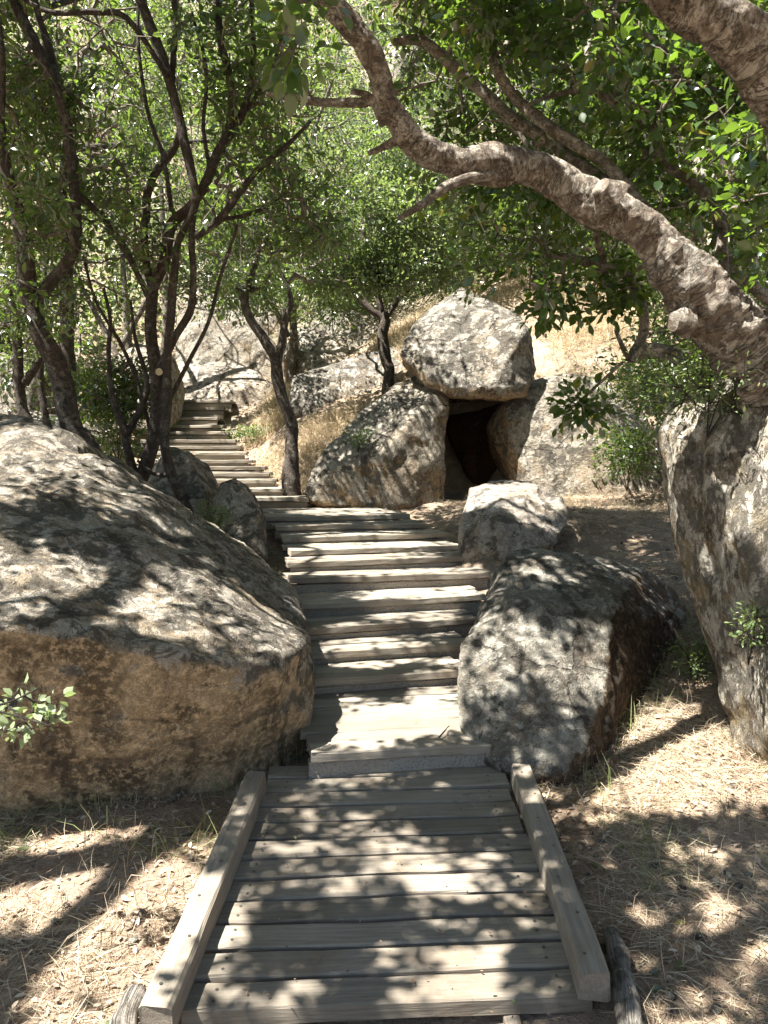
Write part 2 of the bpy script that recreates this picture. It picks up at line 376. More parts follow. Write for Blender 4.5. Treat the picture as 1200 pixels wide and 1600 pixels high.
# ------------------------------------------------------------------ boulders
def hull_mesh(name, pts, vox, smooth_it, amp, seed, mat, freq=1.0, fine=1.0, strata=0.0, asp=(1, 1, 1), cuts=9):
    asp = np.array(asp, float)
    bm = bmesh.new()
    for p in pts: bm.verts.new(p)
    r = bmesh.ops.convex_hull(bm, input=bm.verts)
    bmesh.ops.delete(bm, geom=[g for g in r['geom_interior'] if isinstance(g, bmesh.types.BMVert)], context='VERTS')
    bmesh.ops.recalc_face_normals(bm, faces=bm.faces)
    me = bpy.data.meshes.new('hull'); bm.to_mesh(me); bm.free()
    o = bpy.data.objects.new('hull_temp', me); COL.objects.link(o)
    md = o.modifiers.new('r', 'REMESH'); md.mode = 'VOXEL'; md.voxel_size = vox
    dg = bpy.context.evaluated_depsgraph_get(); ev = bpy.data.meshes.new_from_object(o.evaluated_get(dg))
    bpy.data.objects.remove(o)
    n = len(ev.vertices); co = np.empty(n*3); ev.vertices.foreach_get('co', co); co = co.reshape(-1, 3)
    ed = np.empty(len(ev.edges)*2, np.int32); ev.edges.foreach_get('vertices', ed); ed = ed.reshape(-1, 2)
    deg = np.bincount(ed.ravel(), minlength=n)[:, None]
    for _ in range(smooth_it):
        s = np.zeros_like(co)
        for k in range(3):
            s[:, k] = np.bincount(ed[:, 0], co[ed[:, 1], k], n)+np.bincount(ed[:, 1], co[ed[:, 0], k], n)
        co = co*.4+.6*s/deg
    ev.vertices.foreach_set('co', co.ravel().astype(np.float32)); ev.update()
    nr = np.empty(n*3); ev.vertices.foreach_get('normal', nr); nr = nr.reshape(-1, 3)
    f = freq
    rc = rng(seed+900); ctr = co.mean(0)
    for q in range(cuts):     # flat fracture planes
        nn = rc.normal(size=3); nn[2] = abs(nn[2])*.7 if q % 3 else nn[2]; nn /= np.linalg.norm(nn)
        dd = (co-ctr)@nn; h = dd.max()*rc.uniform(.84, .95)
        co = co-np.clip(dd-h, 0, None)[:, None]*nn*.93
    cs = co*asp
    big = fbm(cs*1.1*f+seed*3.1, 3, seed)
    cell = fbm(cs*np.array([2.6, 2.6, 3.0])*f+seed, 4, seed+50, ridged=True)
    sm = fbm(cs*9*f, 3, seed+80); sm2 = fbm(cs*24*f, 3, seed+90)
    upm = np.clip((nr[:, 2]+.25)/.5, 0.5, 1)
    disp = amp*(1.5*big+.55*cell)+fine*upm*(.016*sm+.010*sm2)/f
    pit = np.clip(fbm(cs*5*f+40, 3, seed+70)-.28, 0, 1)
    disp -= pit*.12*amp/.06*.6
    if strata: disp += strata*np.round(3*fbm(co*np.array([.6, .6, 5])*f, 2, seed+60))/3
    co = co+nr*disp[:, None]
    ev.vertices.foreach_set('co', co.ravel().astype(np.float32))
    ev.polygons.foreach_set('use_smooth', np.ones(len(ev.polygons), bool))
    ev.materials.clear(); ev.materials.append(mat); ev.update(); ev.name = name
    return ev
ROCKS = []
def boulder(label, sil, depth, mat, vox=.03, sm=4, amp=.05, seed=1, shrink=.8, extra=(), freq=1.0, fine=1.0, bury=.15, name='boulder', strata=0., cat='boulder', backdown=0., asp=(1, 1, 1), cuts=9, keep=0.):
    pts = [P(*p) for p in sil]+[np.array(e, float) for e in extra]
    base = np.array([P(*p) for p in sil]); c = base.mean(0)
    for p in base:
        q = c+(p-c)*shrink; q[1] = p[1]+depth
        q[0] = q[0]*(1+keep*depth/p[1])
        q[2] = q[2]+backdown
        pts.append(q)
    lo = sorted(base.tolist(), key=lambda p: p[2])[:max(3, len(base)//3)]
    for p in lo: pts.append(np.array([p[0], p[1]+.05, p[2]-bury]))
    org = np.mean(pts, 0); org[2] = min(p[2] for p in pts)
    pts = [p-org for p in pts]
    me = hull_mesh(name, pts, vox, max(1, sm-1), amp, seed, mat, freq, fine, strata, asp, cuts)
    o = link(name, me, None, org); ROCKS.append((me, org))
    return tag(o, label, cat)

R_left = rock_mat('left_boulder_stone', (.20, .175, .14), (.39, .355, .30), (.34, .25, .15), lichen=.65, black=.66, under=-.02, warm=.12)
R_mid = rock_mat('mid_boulder_stone', (.20, .182, .15), (.33, .31, .26), (.105, .074, .046), lichen=.6, black=.5, under=-.12, warm=.05, lit_dir=(-.85, .1, .75))  # right face: brown stone plus the shade of its sun-away side, in colour
R_cave = rock_mat('cave_stone', (.235, .207, .165), (.37, .335, .275), (.28, .20, .12), lichen=.65, black=.58, under=-.05, warm=.3, bscale=.8)
R_cap = rock_mat('cap_stone', (.24, .218, .18), (.37, .34, .29), (.27, .20, .13), lichen=.7, black=.72, under=-.2, warm=.1, bscale=.8)
R_pale = rock_mat('pale_stone', (.28, .245, .20), (.40, .36, .305), (.31, .22, .14), lichen=.7, black=.42, under=-.4, warm=.3, bscale=1.0)
R_far = rock_mat('far_stone', (.24, .21, .165), (.36, .33, .275), (.29, .205, .125), lichen=.7, black=.42, under=.0, warm=.3, bscale=.7)
R_slab = rock_mat('streaked_stone', (.23, .20, .165), (.46, .43, .37), (.30, .21, .13), lichen=.75, black=.95, under=-.5, warm=.1, bscale=1.1, vstretch=.3)  # lichen streaks, with the shaded face's darkness added to the black crust
R_pillar = rock_mat('flaking_stone', (.19, .165, .122), (.42, .385, .325), (.22, .17, .105), lichen=.75, black=.66, under=-.3, warm=.15, bscale=1.6, vstretch=.55)
R_cave_shade = rock_mat('shade_darkened_stone', (.03, .02, .012), (.045, .03, .018), (.05, .024, .011), lichen=.1, black=.3, under=.6, warm=.8)  # reddish brown taken near black: the cave's shade is in the colour

boulder('huge grey boulder on the left, its smooth ochre underside overhanging the dry ground',
        [(-230, 640, 5.9), (0, 668, 5.4), (55, 664, 5.3), (118, 712, 5.1), (200, 757, 5.0), (265, 803, 4.95), (340, 853, 4.85), (410, 908, 4.75), (455, 945, 4.65), (486, 985, 4.4),
         (-230, 950, 2.85), (0, 985, 2.92), (120, 990, 3.0), (250, 1022, 3.1), (350, 1035, 3.2), (435, 1030, 3.42), (489, 1005, 3.9),
         (-230, 1300, 3.2), (0, 1292, 3.22), (180, 1276, 3.32), (350, 1238, 3.48), (440, 1203, 3.66), (490, 1150, 3.9), (493, 1080, 4.0)],
        .9, R_left, .02, 4, .06, 3, .75, cuts=0)
boulder('small stone perched on the upper end of the huge left boulder',
        [(62, 674, 5.2), (80, 668, 5.25), (100, 674, 5.2), (119, 697, 5.1), (122, 722, 5.0), (90, 726, 5.0), (60, 700, 5.1)], .3, R_cave, .012, 3, .012, 4, .8, freq=3)
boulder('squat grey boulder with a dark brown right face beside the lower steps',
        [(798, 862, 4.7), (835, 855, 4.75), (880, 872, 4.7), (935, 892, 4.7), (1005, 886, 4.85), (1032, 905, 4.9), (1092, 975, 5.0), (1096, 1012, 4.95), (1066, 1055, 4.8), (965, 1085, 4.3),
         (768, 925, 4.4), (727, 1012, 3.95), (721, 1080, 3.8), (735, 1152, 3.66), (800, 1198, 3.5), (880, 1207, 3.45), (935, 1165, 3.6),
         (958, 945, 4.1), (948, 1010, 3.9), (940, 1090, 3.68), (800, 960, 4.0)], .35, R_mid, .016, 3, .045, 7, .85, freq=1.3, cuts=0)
boulder('rounded boulder forming the left jamb of the dark cave mouth',
        [(480, 752, 9.0), (476, 768, 8.95), (500, 782, 8.9), (560, 790, 8.9), (640, 790, 9.0), (693, 777, 9.3), (698, 700, 9.35), (698, 625, 9.5), (690, 592, 9.7), (665, 580, 9.9),
         (618, 600, 9.9), (570, 636, 9.7), (540, 662, 9.5), (508, 705, 9.2), (600, 700, 9.0), (672, 640, 9.2)], 1.5, R_cave, .03, 4, .06, 11, .8, freq=.9, cuts=4)
boulder('pale upright boulder forming the right jamb of the cave mouth',
        [(768, 662, 9.6), (780, 640, 9.7), (828, 592, 9.7), (880, 586, 9.9), (950, 600, 9.9), (1012, 645, 9.6), (1045, 720, 9.3), (1045, 772, 9.1), (940, 776, 9.05), (836, 764, 9.2), (800, 745, 9.5), (775, 700, 9.6),
         (832, 660, 9.3), (940, 650, 9.3)], 1.6, R_cave, .035, 4, .055, 15, .85, freq=.8)
boulder('big angular capstone boulder roofing the cave mouth',
        [(625, 556, 9.6), (632, 528, 9.8), (655, 502, 10.0), (702, 460, 10.4), (722, 451, 10.5), (762, 468, 10.3), (812, 490, 10.0), (836, 528, 9.7), (842, 575, 9.6), (826, 602, 9.4), (790, 609, 9.2), (705, 606, 9.2), (662, 582, 9.4),
         (818, 510, 9.4), (775, 600, 9.15), (742, 480, 9.8)], 2.2, R_cap, .03, 2, .06, 19, .8, freq=.9, cuts=0)
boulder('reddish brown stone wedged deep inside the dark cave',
        [(690, 640, 11.0), (790, 630, 11.0), (785, 700, 10.5), (760, 745, 10.3), (735, 740, 10.4), (700, 690, 10.8)], .8, R_cave_shade, .05, 3, .04, 23, .9)
boulder('added stone closing the back of the cave to keep it dark',
        [(660, 560, 11.4), (860, 560, 11.4), (870, 800, 11.4), (650, 800, 11.4)], .6, R_cave_shade, .08, 3, .05, 24, 1.0)  # added behind the opening to shut light out of the cave
boulder('low sunlit pale boulder on the dirt between the cave and the steps',
        [(735, 762, 6.95), (765, 754, 7.0), (848, 757, 7.0), (880, 776, 6.95), (888, 815, 6.7), (862, 855, 6.4), (800, 868, 6.25), (730, 856, 6.3), (722, 820, 6.5), (760, 800, 6.4)], .6, R_pale, .018, 2, .045, 27, .85, freq=1.6, cuts=3)
boulder('tall leaning boulder with flaking crust at the right edge under the big limb',
        [(1045, 640, 3.7), (1038, 690, 3.65), (1052, 745, 3.6), (1075, 810, 3.55), (1104, 885, 3.5), (1132, 985, 3.5), (1152, 1060, 3.45), (1180, 1150, 3.4), (1212, 1205, 3.35), (1420, 1220, 3.2),
         (1420, 560, 3.3), (1150, 590, 3.5), (1085, 605, 3.7), (1122, 720, 3.3), (1160, 860, 3.15), (1185, 1000, 3.15), (1220, 1100, 3.1), (1230, 640, 3.1)], .9, R_pillar, .016, 3, .055, 31, .9, freq=1.7, fine=2.6, asp=(1.3, 1.3, .42), cuts=3, keep=1.15)
boulder('mottled boulder behind the multi stemmed tree left of the upper steps',
        [(228, 760, 8.0), (240, 722, 8.2), (262, 702, 8.3), (288, 706, 8.2), (318, 762, 7.8), (326, 812, 7.6), (250, 825, 7.6)], .8, R_cave, .03, 4, .04, 35, .85)
boulder('small pointed brown stone at the left foot of the upper steps',
        [(336, 765, 6.8), (354, 744, 6.9), (378, 758, 6.85), (404, 800, 6.7), (416, 852, 6.5), (380, 872, 6.4), (336, 862, 6.45), (328, 800, 6.7)], .4, R_cave, .015, 3, .022, 37, .8, freq=2)
boulder('smooth whitish boulder slab at the head of the upper steps',
        [(262, 628, 13.9), (258, 600, 14.3), (268, 560, 15.0), (300, 534, 15.3), (332, 534, 15.3), (372, 558, 15.1), (412, 590, 14.7), (428, 606, 14.3), (415, 630, 13.9), (340, 640, 13.8)], 1.6, R_pale, .05, 4, .05, 41, .85, freq=.7)
boulder('high sloping brown grey boulder behind the smooth whitish slab',
        [(255, 600, 14.6), (272, 468, 15.2), (315, 420, 15.5), (350, 432, 15.5), (398, 500, 15.1), (446, 575, 14.8), (438, 625, 14.5), (350, 625, 14.6)], 2.0, R_far, .06, 3, .08, 43, .9, freq=.7)
boulder('chalk white boulder highest up between the tree stems',
        [(318, 440, 16.9), (336, 418, 17), (400, 424, 17), (426, 480, 16.7), (446, 570, 16.2), (330, 570, 16.2)], 2.0, R_pale, .08, 4, .08, 45, .9, freq=.6)
boulder('flat topped lichen streaked slab on the bank behind the forked tree',
        [(456, 588, 11.9), (452, 640, 11.5), (500, 650, 11.4), (600, 640, 11.5), (650, 590, 11.8), (655, 552, 12.3), (632, 538, 12.6), (560, 556, 12.4), (490, 578, 12.1)], .9, R_slab, .035, 1, .02, 47, .9, freq=1.0, cuts=0)
boulder('broad shaded boulder overhanging behind the flat topped slab',
        [(436, 580, 14.3), (450, 525, 14.6), (510, 478, 15.2), (560, 482, 15.2), (600, 520, 14.6), (605, 570, 14.2), (470, 600, 14.0)], 1.4, R_far, .06, 3, .09, 49, .9, freq=.8)
boulder('white boulder seen through the left tree stems beside the top steps',
        [(168, 560, 12.2), (200, 530, 12.6), (245, 538, 12.6), (264, 600, 12.2), (262, 660, 11.8), (170, 670, 11.8)], 1.2, R_pale, .05, 4, .06, 51, .85)
boulder('ochre boulder at the far left edge behind the dark trunks',
        [(-60, 560, 10.2), (28, 545, 10.4), (46, 575, 10.3), (60, 640, 10), (-60, 680, 9.9)], 1.2, R_far, .05, 4, .05, 53, .85)
boulder('pale flat rock low behind the far left trunks',
        [(-20, 660, 9.6), (40, 640, 9.9), (110, 648, 9.9), (150, 690, 9.5), (130, 720, 9.2), (-20, 720, 9.2)], 1.0, R_pale, .05, 4, .05, 55, .85)
for k, (px, py, d, sz) in enumerate([(640, 60, 27, 2.6), (655, 150, 24, 2.0), (110, 120, 24, 1.4), (885, 455, 15, .5), (1010, 440, 14.5, .9), (560, 400, 18.5, 1.3), (180, 175, 22, 1.1), (1110, 500, 10, .7)]):
    c = P(px, py, d); r = rng(100+k)
    pts = [np.array([r.normal(), r.normal(), r.normal()*.9]) for _ in range(16)]
    pts = [p/np.linalg.norm(p)*sz*(.8+.3*r.random()) for p in pts]
    z0 = g1(c[0], c[1])
    me = hull_mesh('outcrop', pts, sz/22, 3, .05*sz, 60+k, R_far if k != 1 else R_pale, .8/sz**.5)
    lab = ['pinkish cliff outcrop high at top centre beyond the branches', 'pale tan outcrop under the pinkish cliff at top centre', 'tan outcrop glimpsed in the upper left foliage',
           'small pale stone in golden grass above the cave capstone', 'tan stone in golden grass right of the hanging twigs', 'grey outcrop behind the crown of the small central tree',
           'reddish outcrop glimpsed between upper left stems', 'grey stone in shrubs behind the leaning right boulder'][k]
    tag(link('rock_outcrop', me, None, (c[0], c[1], max(z0, min(c[2], z0+sz*.4)))), lab, 'outcrop')

# ------------------------------------------------------------------ timber work
def plank_mesh(name, lx, ly, lz, mat, seed, screws=(), bev=.006, warp=.004):
    """board with its length on X, top at z=0"""
    r = rng(seed); n = max(4, int(lx/.12))
    xs = np.linspace(-lx/2, lx/2, n+1)
    prof = [(-ly/2+bev, 0), (ly/2-bev, 0), (ly/2, -bev), (ly/2, -lz+bev), (ly/2-bev, -lz), (-ly/2+bev, -lz), (-ly/2, -lz+bev), (-ly/2, -bev)]
    V = []; wz = np.cumsum(r.normal(0, warp*.4, n+1)); wz -= wz.mean(); wy = np.cumsum(r.normal(0, warp*.35, n+1)); wy -= wy.mean()
    for i, x in enumerate(xs):
        e = r.normal(0, .0015, (8, 2)) if 0 < i < n else r.normal(0, .003, (8, 2))
        xo = r.normal(0, .004, 8) if i in (0, n) else np.zeros(8)
        for k, (y, z) in enumerate(prof): V.append((x+xo[k], y+wy[i]+e[k, 0], z+wz[i]+e[k, 1]))
    F = []; L = []; MI = []
    for i in range(n):
        for k in range(8):
            a = i*8+k; b = i*8+(k+1) % 8
            F += [a, a+8, b+8, b]; L.append(4); MI.append(0)
    F += list(range(8)); L.append(8); MI.append(0)
    F += list(range(n*8+7, n*8-1, -1)); L.append(8); MI.append(0)
    for (sx, sy) in screws:
        b0 = len(V); zz = np.interp(sx, xs, wz)+.0025; yy = sy
        for q in range(8):
            a = q*math.pi/4; V.append((sx+.0055*math.cos(a), yy+.0055*math.sin(a), zz))
        F += list(range(b0, b0+8)); L.append(8); MI.append(1)
    st = np.r_[0, np.cumsum(L)[:-1]]
    return mesh_from(name, V, F, st, L, [mat, M_screw], False, None, MI)
def put_plank(name, A, B, ly, lz, mat, seed, parent, along=0., screws=True, **kw):
    """board whose top front edge runs A->B, lying ly towards +normal"""
    A = np.array(A, float); B = np.array(B, float); v = B-A; lx = np.linalg.norm(v)
    ang = math.atan2(v[1], v[0]); tilt = math.asin(v[2]/lx)
    sc = []
    if screws:
        for sx in (-lx/2+.09, lx/2-.09):
            sc += [(sx, -ly*.22), (sx+.004, ly*.22)]
    me = plank_mesh(name, lx, ly, lz, mat, seed, sc, **kw)
    nrm = np.array([-math.sin(ang), math.cos(ang), 0])
    c = (A+B)/2+nrm*(ly/2+along)
    o = link(name, me, None)
    pl = Vector(parent.location)
    o.parent = parent; o.location = Vector(c.tolist())-pl
    o.rotation_euler = (0, -tilt, ang)
    return o

deck = empty('boardwalk_ramp', (0, 2.75, 0))
tag(deck, 'dappled wooden boardwalk ramp with two side beams in the foreground', 'boardwalk')
def dz(y): return .015+(y-2.08)*.0715
y = 2.115; k = 0
r0 = rng(5)
while y < 3.5:
    w_ = .115; xl = np.interp(y, [2.0, 3.5], [-.60, -.53]); xr = np.interp(y, [2.0, 3.5], [.60, .56])
    if k == 0: xr = .62; xl = -.58
    j = r0.normal(0, .006, 4)
    A = (xl+j[0], y-.032+j[2]*.3, dz(y)+j[1]*.4); B = (xr+j[0], y+.036+j[3]*.3, dz(y)+j[3]*.4)
    o = put_plank('deck_plank', A, B, w_-.009, .042 if k else .06, M_wood, 200+k, deck)
    o.rotation_euler[0] = .07
    y += w_+.009; k += 1
# joists under the deck
for xj in (-.42, .42):
    put_plank('joist', (xj-.02, 2.1, -.05), (xj-.02, 3.45, .045), .05, .08, M_wood, 300+int(xj*10), deck, screws=False)
# side beams
def beam(A, B, wd, ht, seed, lab):
    A = np.array(A); B = np.array(B); v = B-A; lx = np.linalg.norm(v); ang = math.atan2(v[1], v[0])
    scr = [(t*lx-lx/2, .012*(-1)**i) for i, t in enumerate(np.linspace(.06, .94, 7))]
    me = plank_mesh('side_beam', lx, wd, ht, M_beam, seed, scr, .009, .003)
    o = link('side_beam', me, deck); c = (A+B)/2
    o.location = Vector(c.tolist())-deck.location; o.rotation_euler = (0, -math.asin(v[2]/lx), ang)
    o['label'] = lab
    return o
def Pz(px, py, z):
    d = (H_CAM-z)/tanb(py); return P(px, py, d)
bA = Pz(243, 1572, .10); bB = Pz(400, 1205, .20)
beam(bA, bB, .09, .10, 401, 'left side beam with a checked end')
bA = Pz(930, 1522, .10); bB = Pz(815, 1193, .20)
beam(bA, bB, .088, .10, 402, 'right side beam')

def stair_thing(lab, sts, name='stairway', land=None, riser_mat=None, seed=500, last_back=None):
    root = empty(name, tuple(sts[0][0].tolist())); tag(root, lab, 'stairs')
    rr = rng(seed)
    for i, (L, R, z) in enumerate(sts):
        v = R-L; u = v/np.linalg.norm(v); n = np.array([-u[1], u[0], 0])
        # run to the next step front
        if i+1 < len(sts): nxt = (sts[i+1][0]+sts[i+1][1])/2
        else: nxt = last_back
        run = max(.2, float(np.dot(nxt-(L+R)/2, n)))+.03
        nb = max(2, int(round(run/.135))); wb = run/nb
        for b in range(nb):
            j = rr.normal(0, .004, 4)
            e = rr.normal(0, .008, 2)
            A = L+n*(b*wb)+u*e[0]; B = R+n*(b*wb)+u*e[1]
            A = A+np.array([0, 0, j[0]-.002*b]); B = B+np.array([0, 0, j[1]-.002*b])
            put_plank('tread_plank', A, B, wb-.007, .048 if b == 0 else .035, M_tread, seed+i*10+b, root, screws=(b < 2 and L[1] < 8))
        zl = z-.05
        prev = sts[i-1][2] if i else z-.115
        h = max(.03, zl-prev+.06)
        A = L+n*.025+u*.01; B = R+n*.025-u*.02
        A[2] = B[2] = zl-.003
        put_plank('riser', A, B, .07, h, riser_mat or M_conc, seed+i*10+9, root, screws=False)
    return root
st_low = steps[:11]
stair_thing('lower flight of weathered wooden steps between the two boulders', st_low, seed=500, last_back=np.array([-.7, 8.87, 0]))
stair_thing('narrow upper flight of wooden steps climbing left behind the trees', steps[11:], seed=800, riser_mat=M_tread, last_back=np.array([-3.6, 14.1, 0]))
# edge board of the lower flight
# old timber pieces
def log(name, lab, pts, rad, mat, seed, cat):
    """split round timber following pts"""
    pts = np.array(pts); r = rng(seed)
    V, Q, UV = tube(pts, rad, 22, seed, lump=.28)
    me = quads_mesh(name, V, Q, [mat], True, UV)
    return tag(link(name, me), lab, cat)

# ------------------------------------------------------------------ tubes, trees
def catmull(pts, n):
    pts = np.asarray(pts, float); m = len(pts)
    if m == 2: pts = np.vstack([pts[0], (pts[0]+pts[1])/2, pts[1]]); m = 3
    ext = np.vstack([2*pts[0]-pts[1], pts, 2*pts[-1]-pts[-2]])
    out = []
    for i in range(m-1):
        p0, p1, p2, p3 = ext[i:i+4]
        for t in np.arange(n)/n:
            out.append(.5*((2*p1)+(-p0+p2)*t+(2*p0-5*p1+4*p2-p3)*t*t+(-p0+3*p1-3*p2+p3)*t**3))
    out.append(pts[-1]); return np.array(out)
def tube(pts, rad, k=10, seed=0, lump=.08, cap=True, bark=False):
    """closed tube; returns verts, quads, per-loop uv"""
    pts = np.asarray(pts, float); rad = np.asarray(rad, float)
    if rad.ndim == 0: rad = np.full(len(pts), float(rad))
    n = len(pts); T = np.gradient(pts, axis=0); T /= np.linalg.norm(T, axis=1)[:, None]+1e-9
    N = np.empty_like(T); a = np.array([.3, -1, .2]); 
    for i in range(n):
        a = a-T[i]*np.dot(a, T[i]); a /= np.linalg.norm(a)+1e-9; N[i] = a
    B = np.cross(T, N)
    th = np.linspace(0, 2*np.pi, k, endpoint=False)
    ring = pts[:, None, :]+rad[:, None, None]*(np.cos(th)[None, :, None]*N[:, None, :]+np.sin(th)[None, :, None]*B[:, None, :])
    V = ring.reshape(-1, 3)
    if lump:
        s = np.repeat(rad, k)[:, None]
        q = V/np.maximum(np.median(rad), .01)
        dirv = (V-np.repeat(pts, k, 0))/np.maximum(s, 1e-6)
        V = V+dirv*s*lump*(1.2*fbm(q*.55, 3, seed)+.5*fbm(q*1.7, 2, seed+7))[:, None]
        if bark:   # raised bark plates split across the limb, deep where the wood is old
            sg = np.r_[0, np.cumsum(np.linalg.norm(np.diff(pts, axis=0), axis=1))]
            ang = np.tile(th, n); lu = np.repeat(sg, k)
            w3 = np.c_[np.cos(ang)*1.1, np.sin(ang)*1.1, lu*30]; wb = fbm(V*14, 3, seed+31)
            w3[:, 2] += wb*3.0
            pl = np.abs(fbm(w3*np.array([2.2, 2.2, 1.0]), 3, seed+33)); rough = fbm(V*38, 3, seed+35)
            msk = np.clip(.5+1.4*fbm(V*5, 2, seed+36), .15, 1)
            V = V+dirv*(.011*msk*(np.clip(pl/.16, 0, 1)-1)+.0045*rough+.006*wb)[:, None]
            kn = np.clip(fbm(V*6.5+3, 2, seed+38)-.38, 0, 1); V = V+dirv*(kn*.10)[:, None]
    seg = np.r_[0, np.cumsum(np.linalg.norm(np.diff(pts, axis=0), axis=1))]
    Q = []; UV = []
    i = np.arange(n-1)[:, None]; j = np.arange(k)[None, :]
    a_ = (i*k+j); b_ = (i*k+(j+1) % k)
    Q = np.stack([a_, b_, b_+k, a_+k], -1).reshape(-1, 4)
    u0 = np.broadcast_to(j/k, a_.shape); u1 = np.broadcast_to((j+1)/k, a_.shape)
    v0 = np.broadcast_to(seg[:-1][:, None], a_.shape); v1 = np.broadcast_to(seg[1:][:, None], a_.shape)
    UV = np.stack([np.stack([u0, v0], -1), np.stack([u1, v0], -1), np.stack([u1, v1], -1), np.stack([u0, v1], -1)], 2).reshape(-1, 2)
    if cap:
        base = len(V)
        V = np.vstack([V, pts[0]-T[0]*rad[0]*.1, pts[-1]+T[-1]*rad[-1]*.15])
        jj_ = np.arange(k)
        c0 = np.stack([np.full(k, base), (jj_+1) % k, jj_, np.full(k, base)], -1)
        e = (n-1)*k
        c1 = np.stack([np.full(k, base+1), e+jj_, e+(jj_+1) % k, np.full(k, base+1)], -1)
        V = V
        tri = np.vstack([c0[:, :3], c1[:, :3]])
        # triangles stored as degenerate-free quads by splitting with midpoint
        mid = (V[tri[:, 1]]+V[tri[:, 2]])/2; mi = len(V)+np.arange(len(tri)); V = np.vstack([V, mid])
        Q = np.vstack([Q, np.stack([tri[:, 0], tri[:, 1], mi, tri[:, 2]], -1)])
        UV = np.vstack([UV, np.tile([[.5, .5], [.5, .51], [.51, .51], [.51, .5]], (len(tri), 1))])
    return V, Q, UV
def prisms(A, B, ra, rb, k=5):
    D = B-A; L = np.linalg.norm(D, axis=1)[:, None]+1e-9; T = D/L
    up = np.where(np.abs(T[:, 2:3]) > .9, np.array([[1., 0, 0]]), np.array([[0, 0, 1.]]))
    N = np.cross(T, up); N /= np.linalg.norm(N, axis=1)[:, None]; Bn = np.cross(T, N)
    th = np.linspace(0, 2*np.pi, k, endpoint=False)
    c = (np.cos(th)[None, :, None]*N[:, None]+np.sin(th)[None, :, None]*Bn[:, None])
    A2 = A-T*ra[:, None]*.3; B2 = B+T*rb[:, None]*.3
    R0 = A2[:, None]+ra[:, None, None]*c; R1 = B2[:, None]+rb[:, None, None]*c
    V = np.concatenate([R0, R1], 1).reshape(-1, 3); m = len(A)
    j = np.arange(k); q = np.stack([j, (j+1) % k, (j+1) % k+k, j+k], -1)
    Q = (q[None]+(np.arange(m)*2*k)[:, None, None]).reshape(-1, 4)
    u = j/k
    uvq = np.stack([np.stack([u, 0*u], -1), np.stack([u+1/k, 0*u], -1), np.stack([u+1/k, 0*u+.15], -1), np.stack([u, 0*u+.15], -1)], 1)
    off = np.zeros((m, 1, 1, 2)); off[:, 0, 0, 1] = np.arange(m)*.15
    UV = (uvq[None]+off).reshape(-1, 2)
    return V, Q, UV
class Acc:
    def __init__(s): s.V = []; s.Q = []; s.U = []; s.n = 0; s.M = []
    def add(s, V, Q, U, m=0): s.M.append(np.full(len(Q), m)); s.V.append(V); s.Q.append(Q+s.n); s.U.append(U); s.n += len(V)
    def mesh(s, name, mats, smooth=True):
        return quads_mesh(name, np.vstack(s.V), np.vstack(s.Q), mats, smooth, np.vstack(s.U), np.concatenate(s.M))

def leaves_mesh(name, base, dirs, nrm, L, W, mat, detail):
    m = len(base); side = np.cross(dirs, nrm); side /= np.linalg.norm(side, axis=1)[:, None]+1e-9
    up = np.cross(side, dirs)
    if detail == 0:
        tpl = np.array([[0, 0, 0], [.35, .46, .07], [.75, .38, .05], [1, 0, -.06], [.75, -.38, .05], [.35, -.46, .07]]); F = np.array([[0, 1, 2, 3], [0, 3, 4, 5]])
    else:
        tpl = np.array([[0, 0, 0], [.28, .40, .08], [.62, .46, .09], [1.0, 0, -.08], [.62, -.46, .09], [.28, -.40, .08], [.45, 0, .0]])
        F = np.array([[0, 1, 2, 6], [6, 2, 3, 4], [0, 6, 4, 5]])
    V = base[:, None]+L[:, None, None]*tpl[None, :, 0:1]*dirs[:, None]+W[:, None, None]*tpl[None, :, 1:2]*side[:, None]+L[:, None, None]*tpl[None, :, 2:3]*up[:, None]
    k = len(tpl); V = V.reshape(-1, 3); Q = (F[None]+(np.arange(m)*k)[:, None, None]).reshape(-1, 4)
    return quads_mesh(name, V, Q, [mat], detail > 0)

CLEAR = []   # (x, y, z, radius): places the sun reaches through a gap in the canopy
def sunlit_filter(p, r):
    """drop leaves that stand between the sun and the clearings"""
    keep = np.ones(len(p), bool)
    for (x, y, z, rad, prob) in CLEAR:
        v = p-np.array([x, y, z]); t = v@SUN_DIR
        dist = np.linalg.norm(v-t[:, None]*SUN_DIR, axis=1)
        jit = rad*(1+.35*fbm(p*1.5, 2, 77))
        keep &= ~((dist < jit) & (t > .3) & (r.random(len(p)) < prob))
    return keep
def frustum_points(regs, r):
    out = []
    for (x0, x1, y0, y1, d0, d1, n) in regs:
        px = r.uniform(x0, x1, n*4); py = r.uniform(y0, y1, n*4); d = r.uniform(d0, d1, n*4)
        u = (px-600)/1200; v = (800-py)/1200; yy = cp+v*sp_; zz = -sp_+v*cp; kk = d/yy
        p = np.c_[u*kk, d, H_CAM+zz*kk]
        cl = fbm(p*(7.5/(.5*(d0+d1))+.4), 2, int(r.integers(1e6)))
        idx = np.argsort(-(cl+r.normal(0, .10, len(cl))))[:n]
        out.append(p[idx])
    return np.vstack(out)

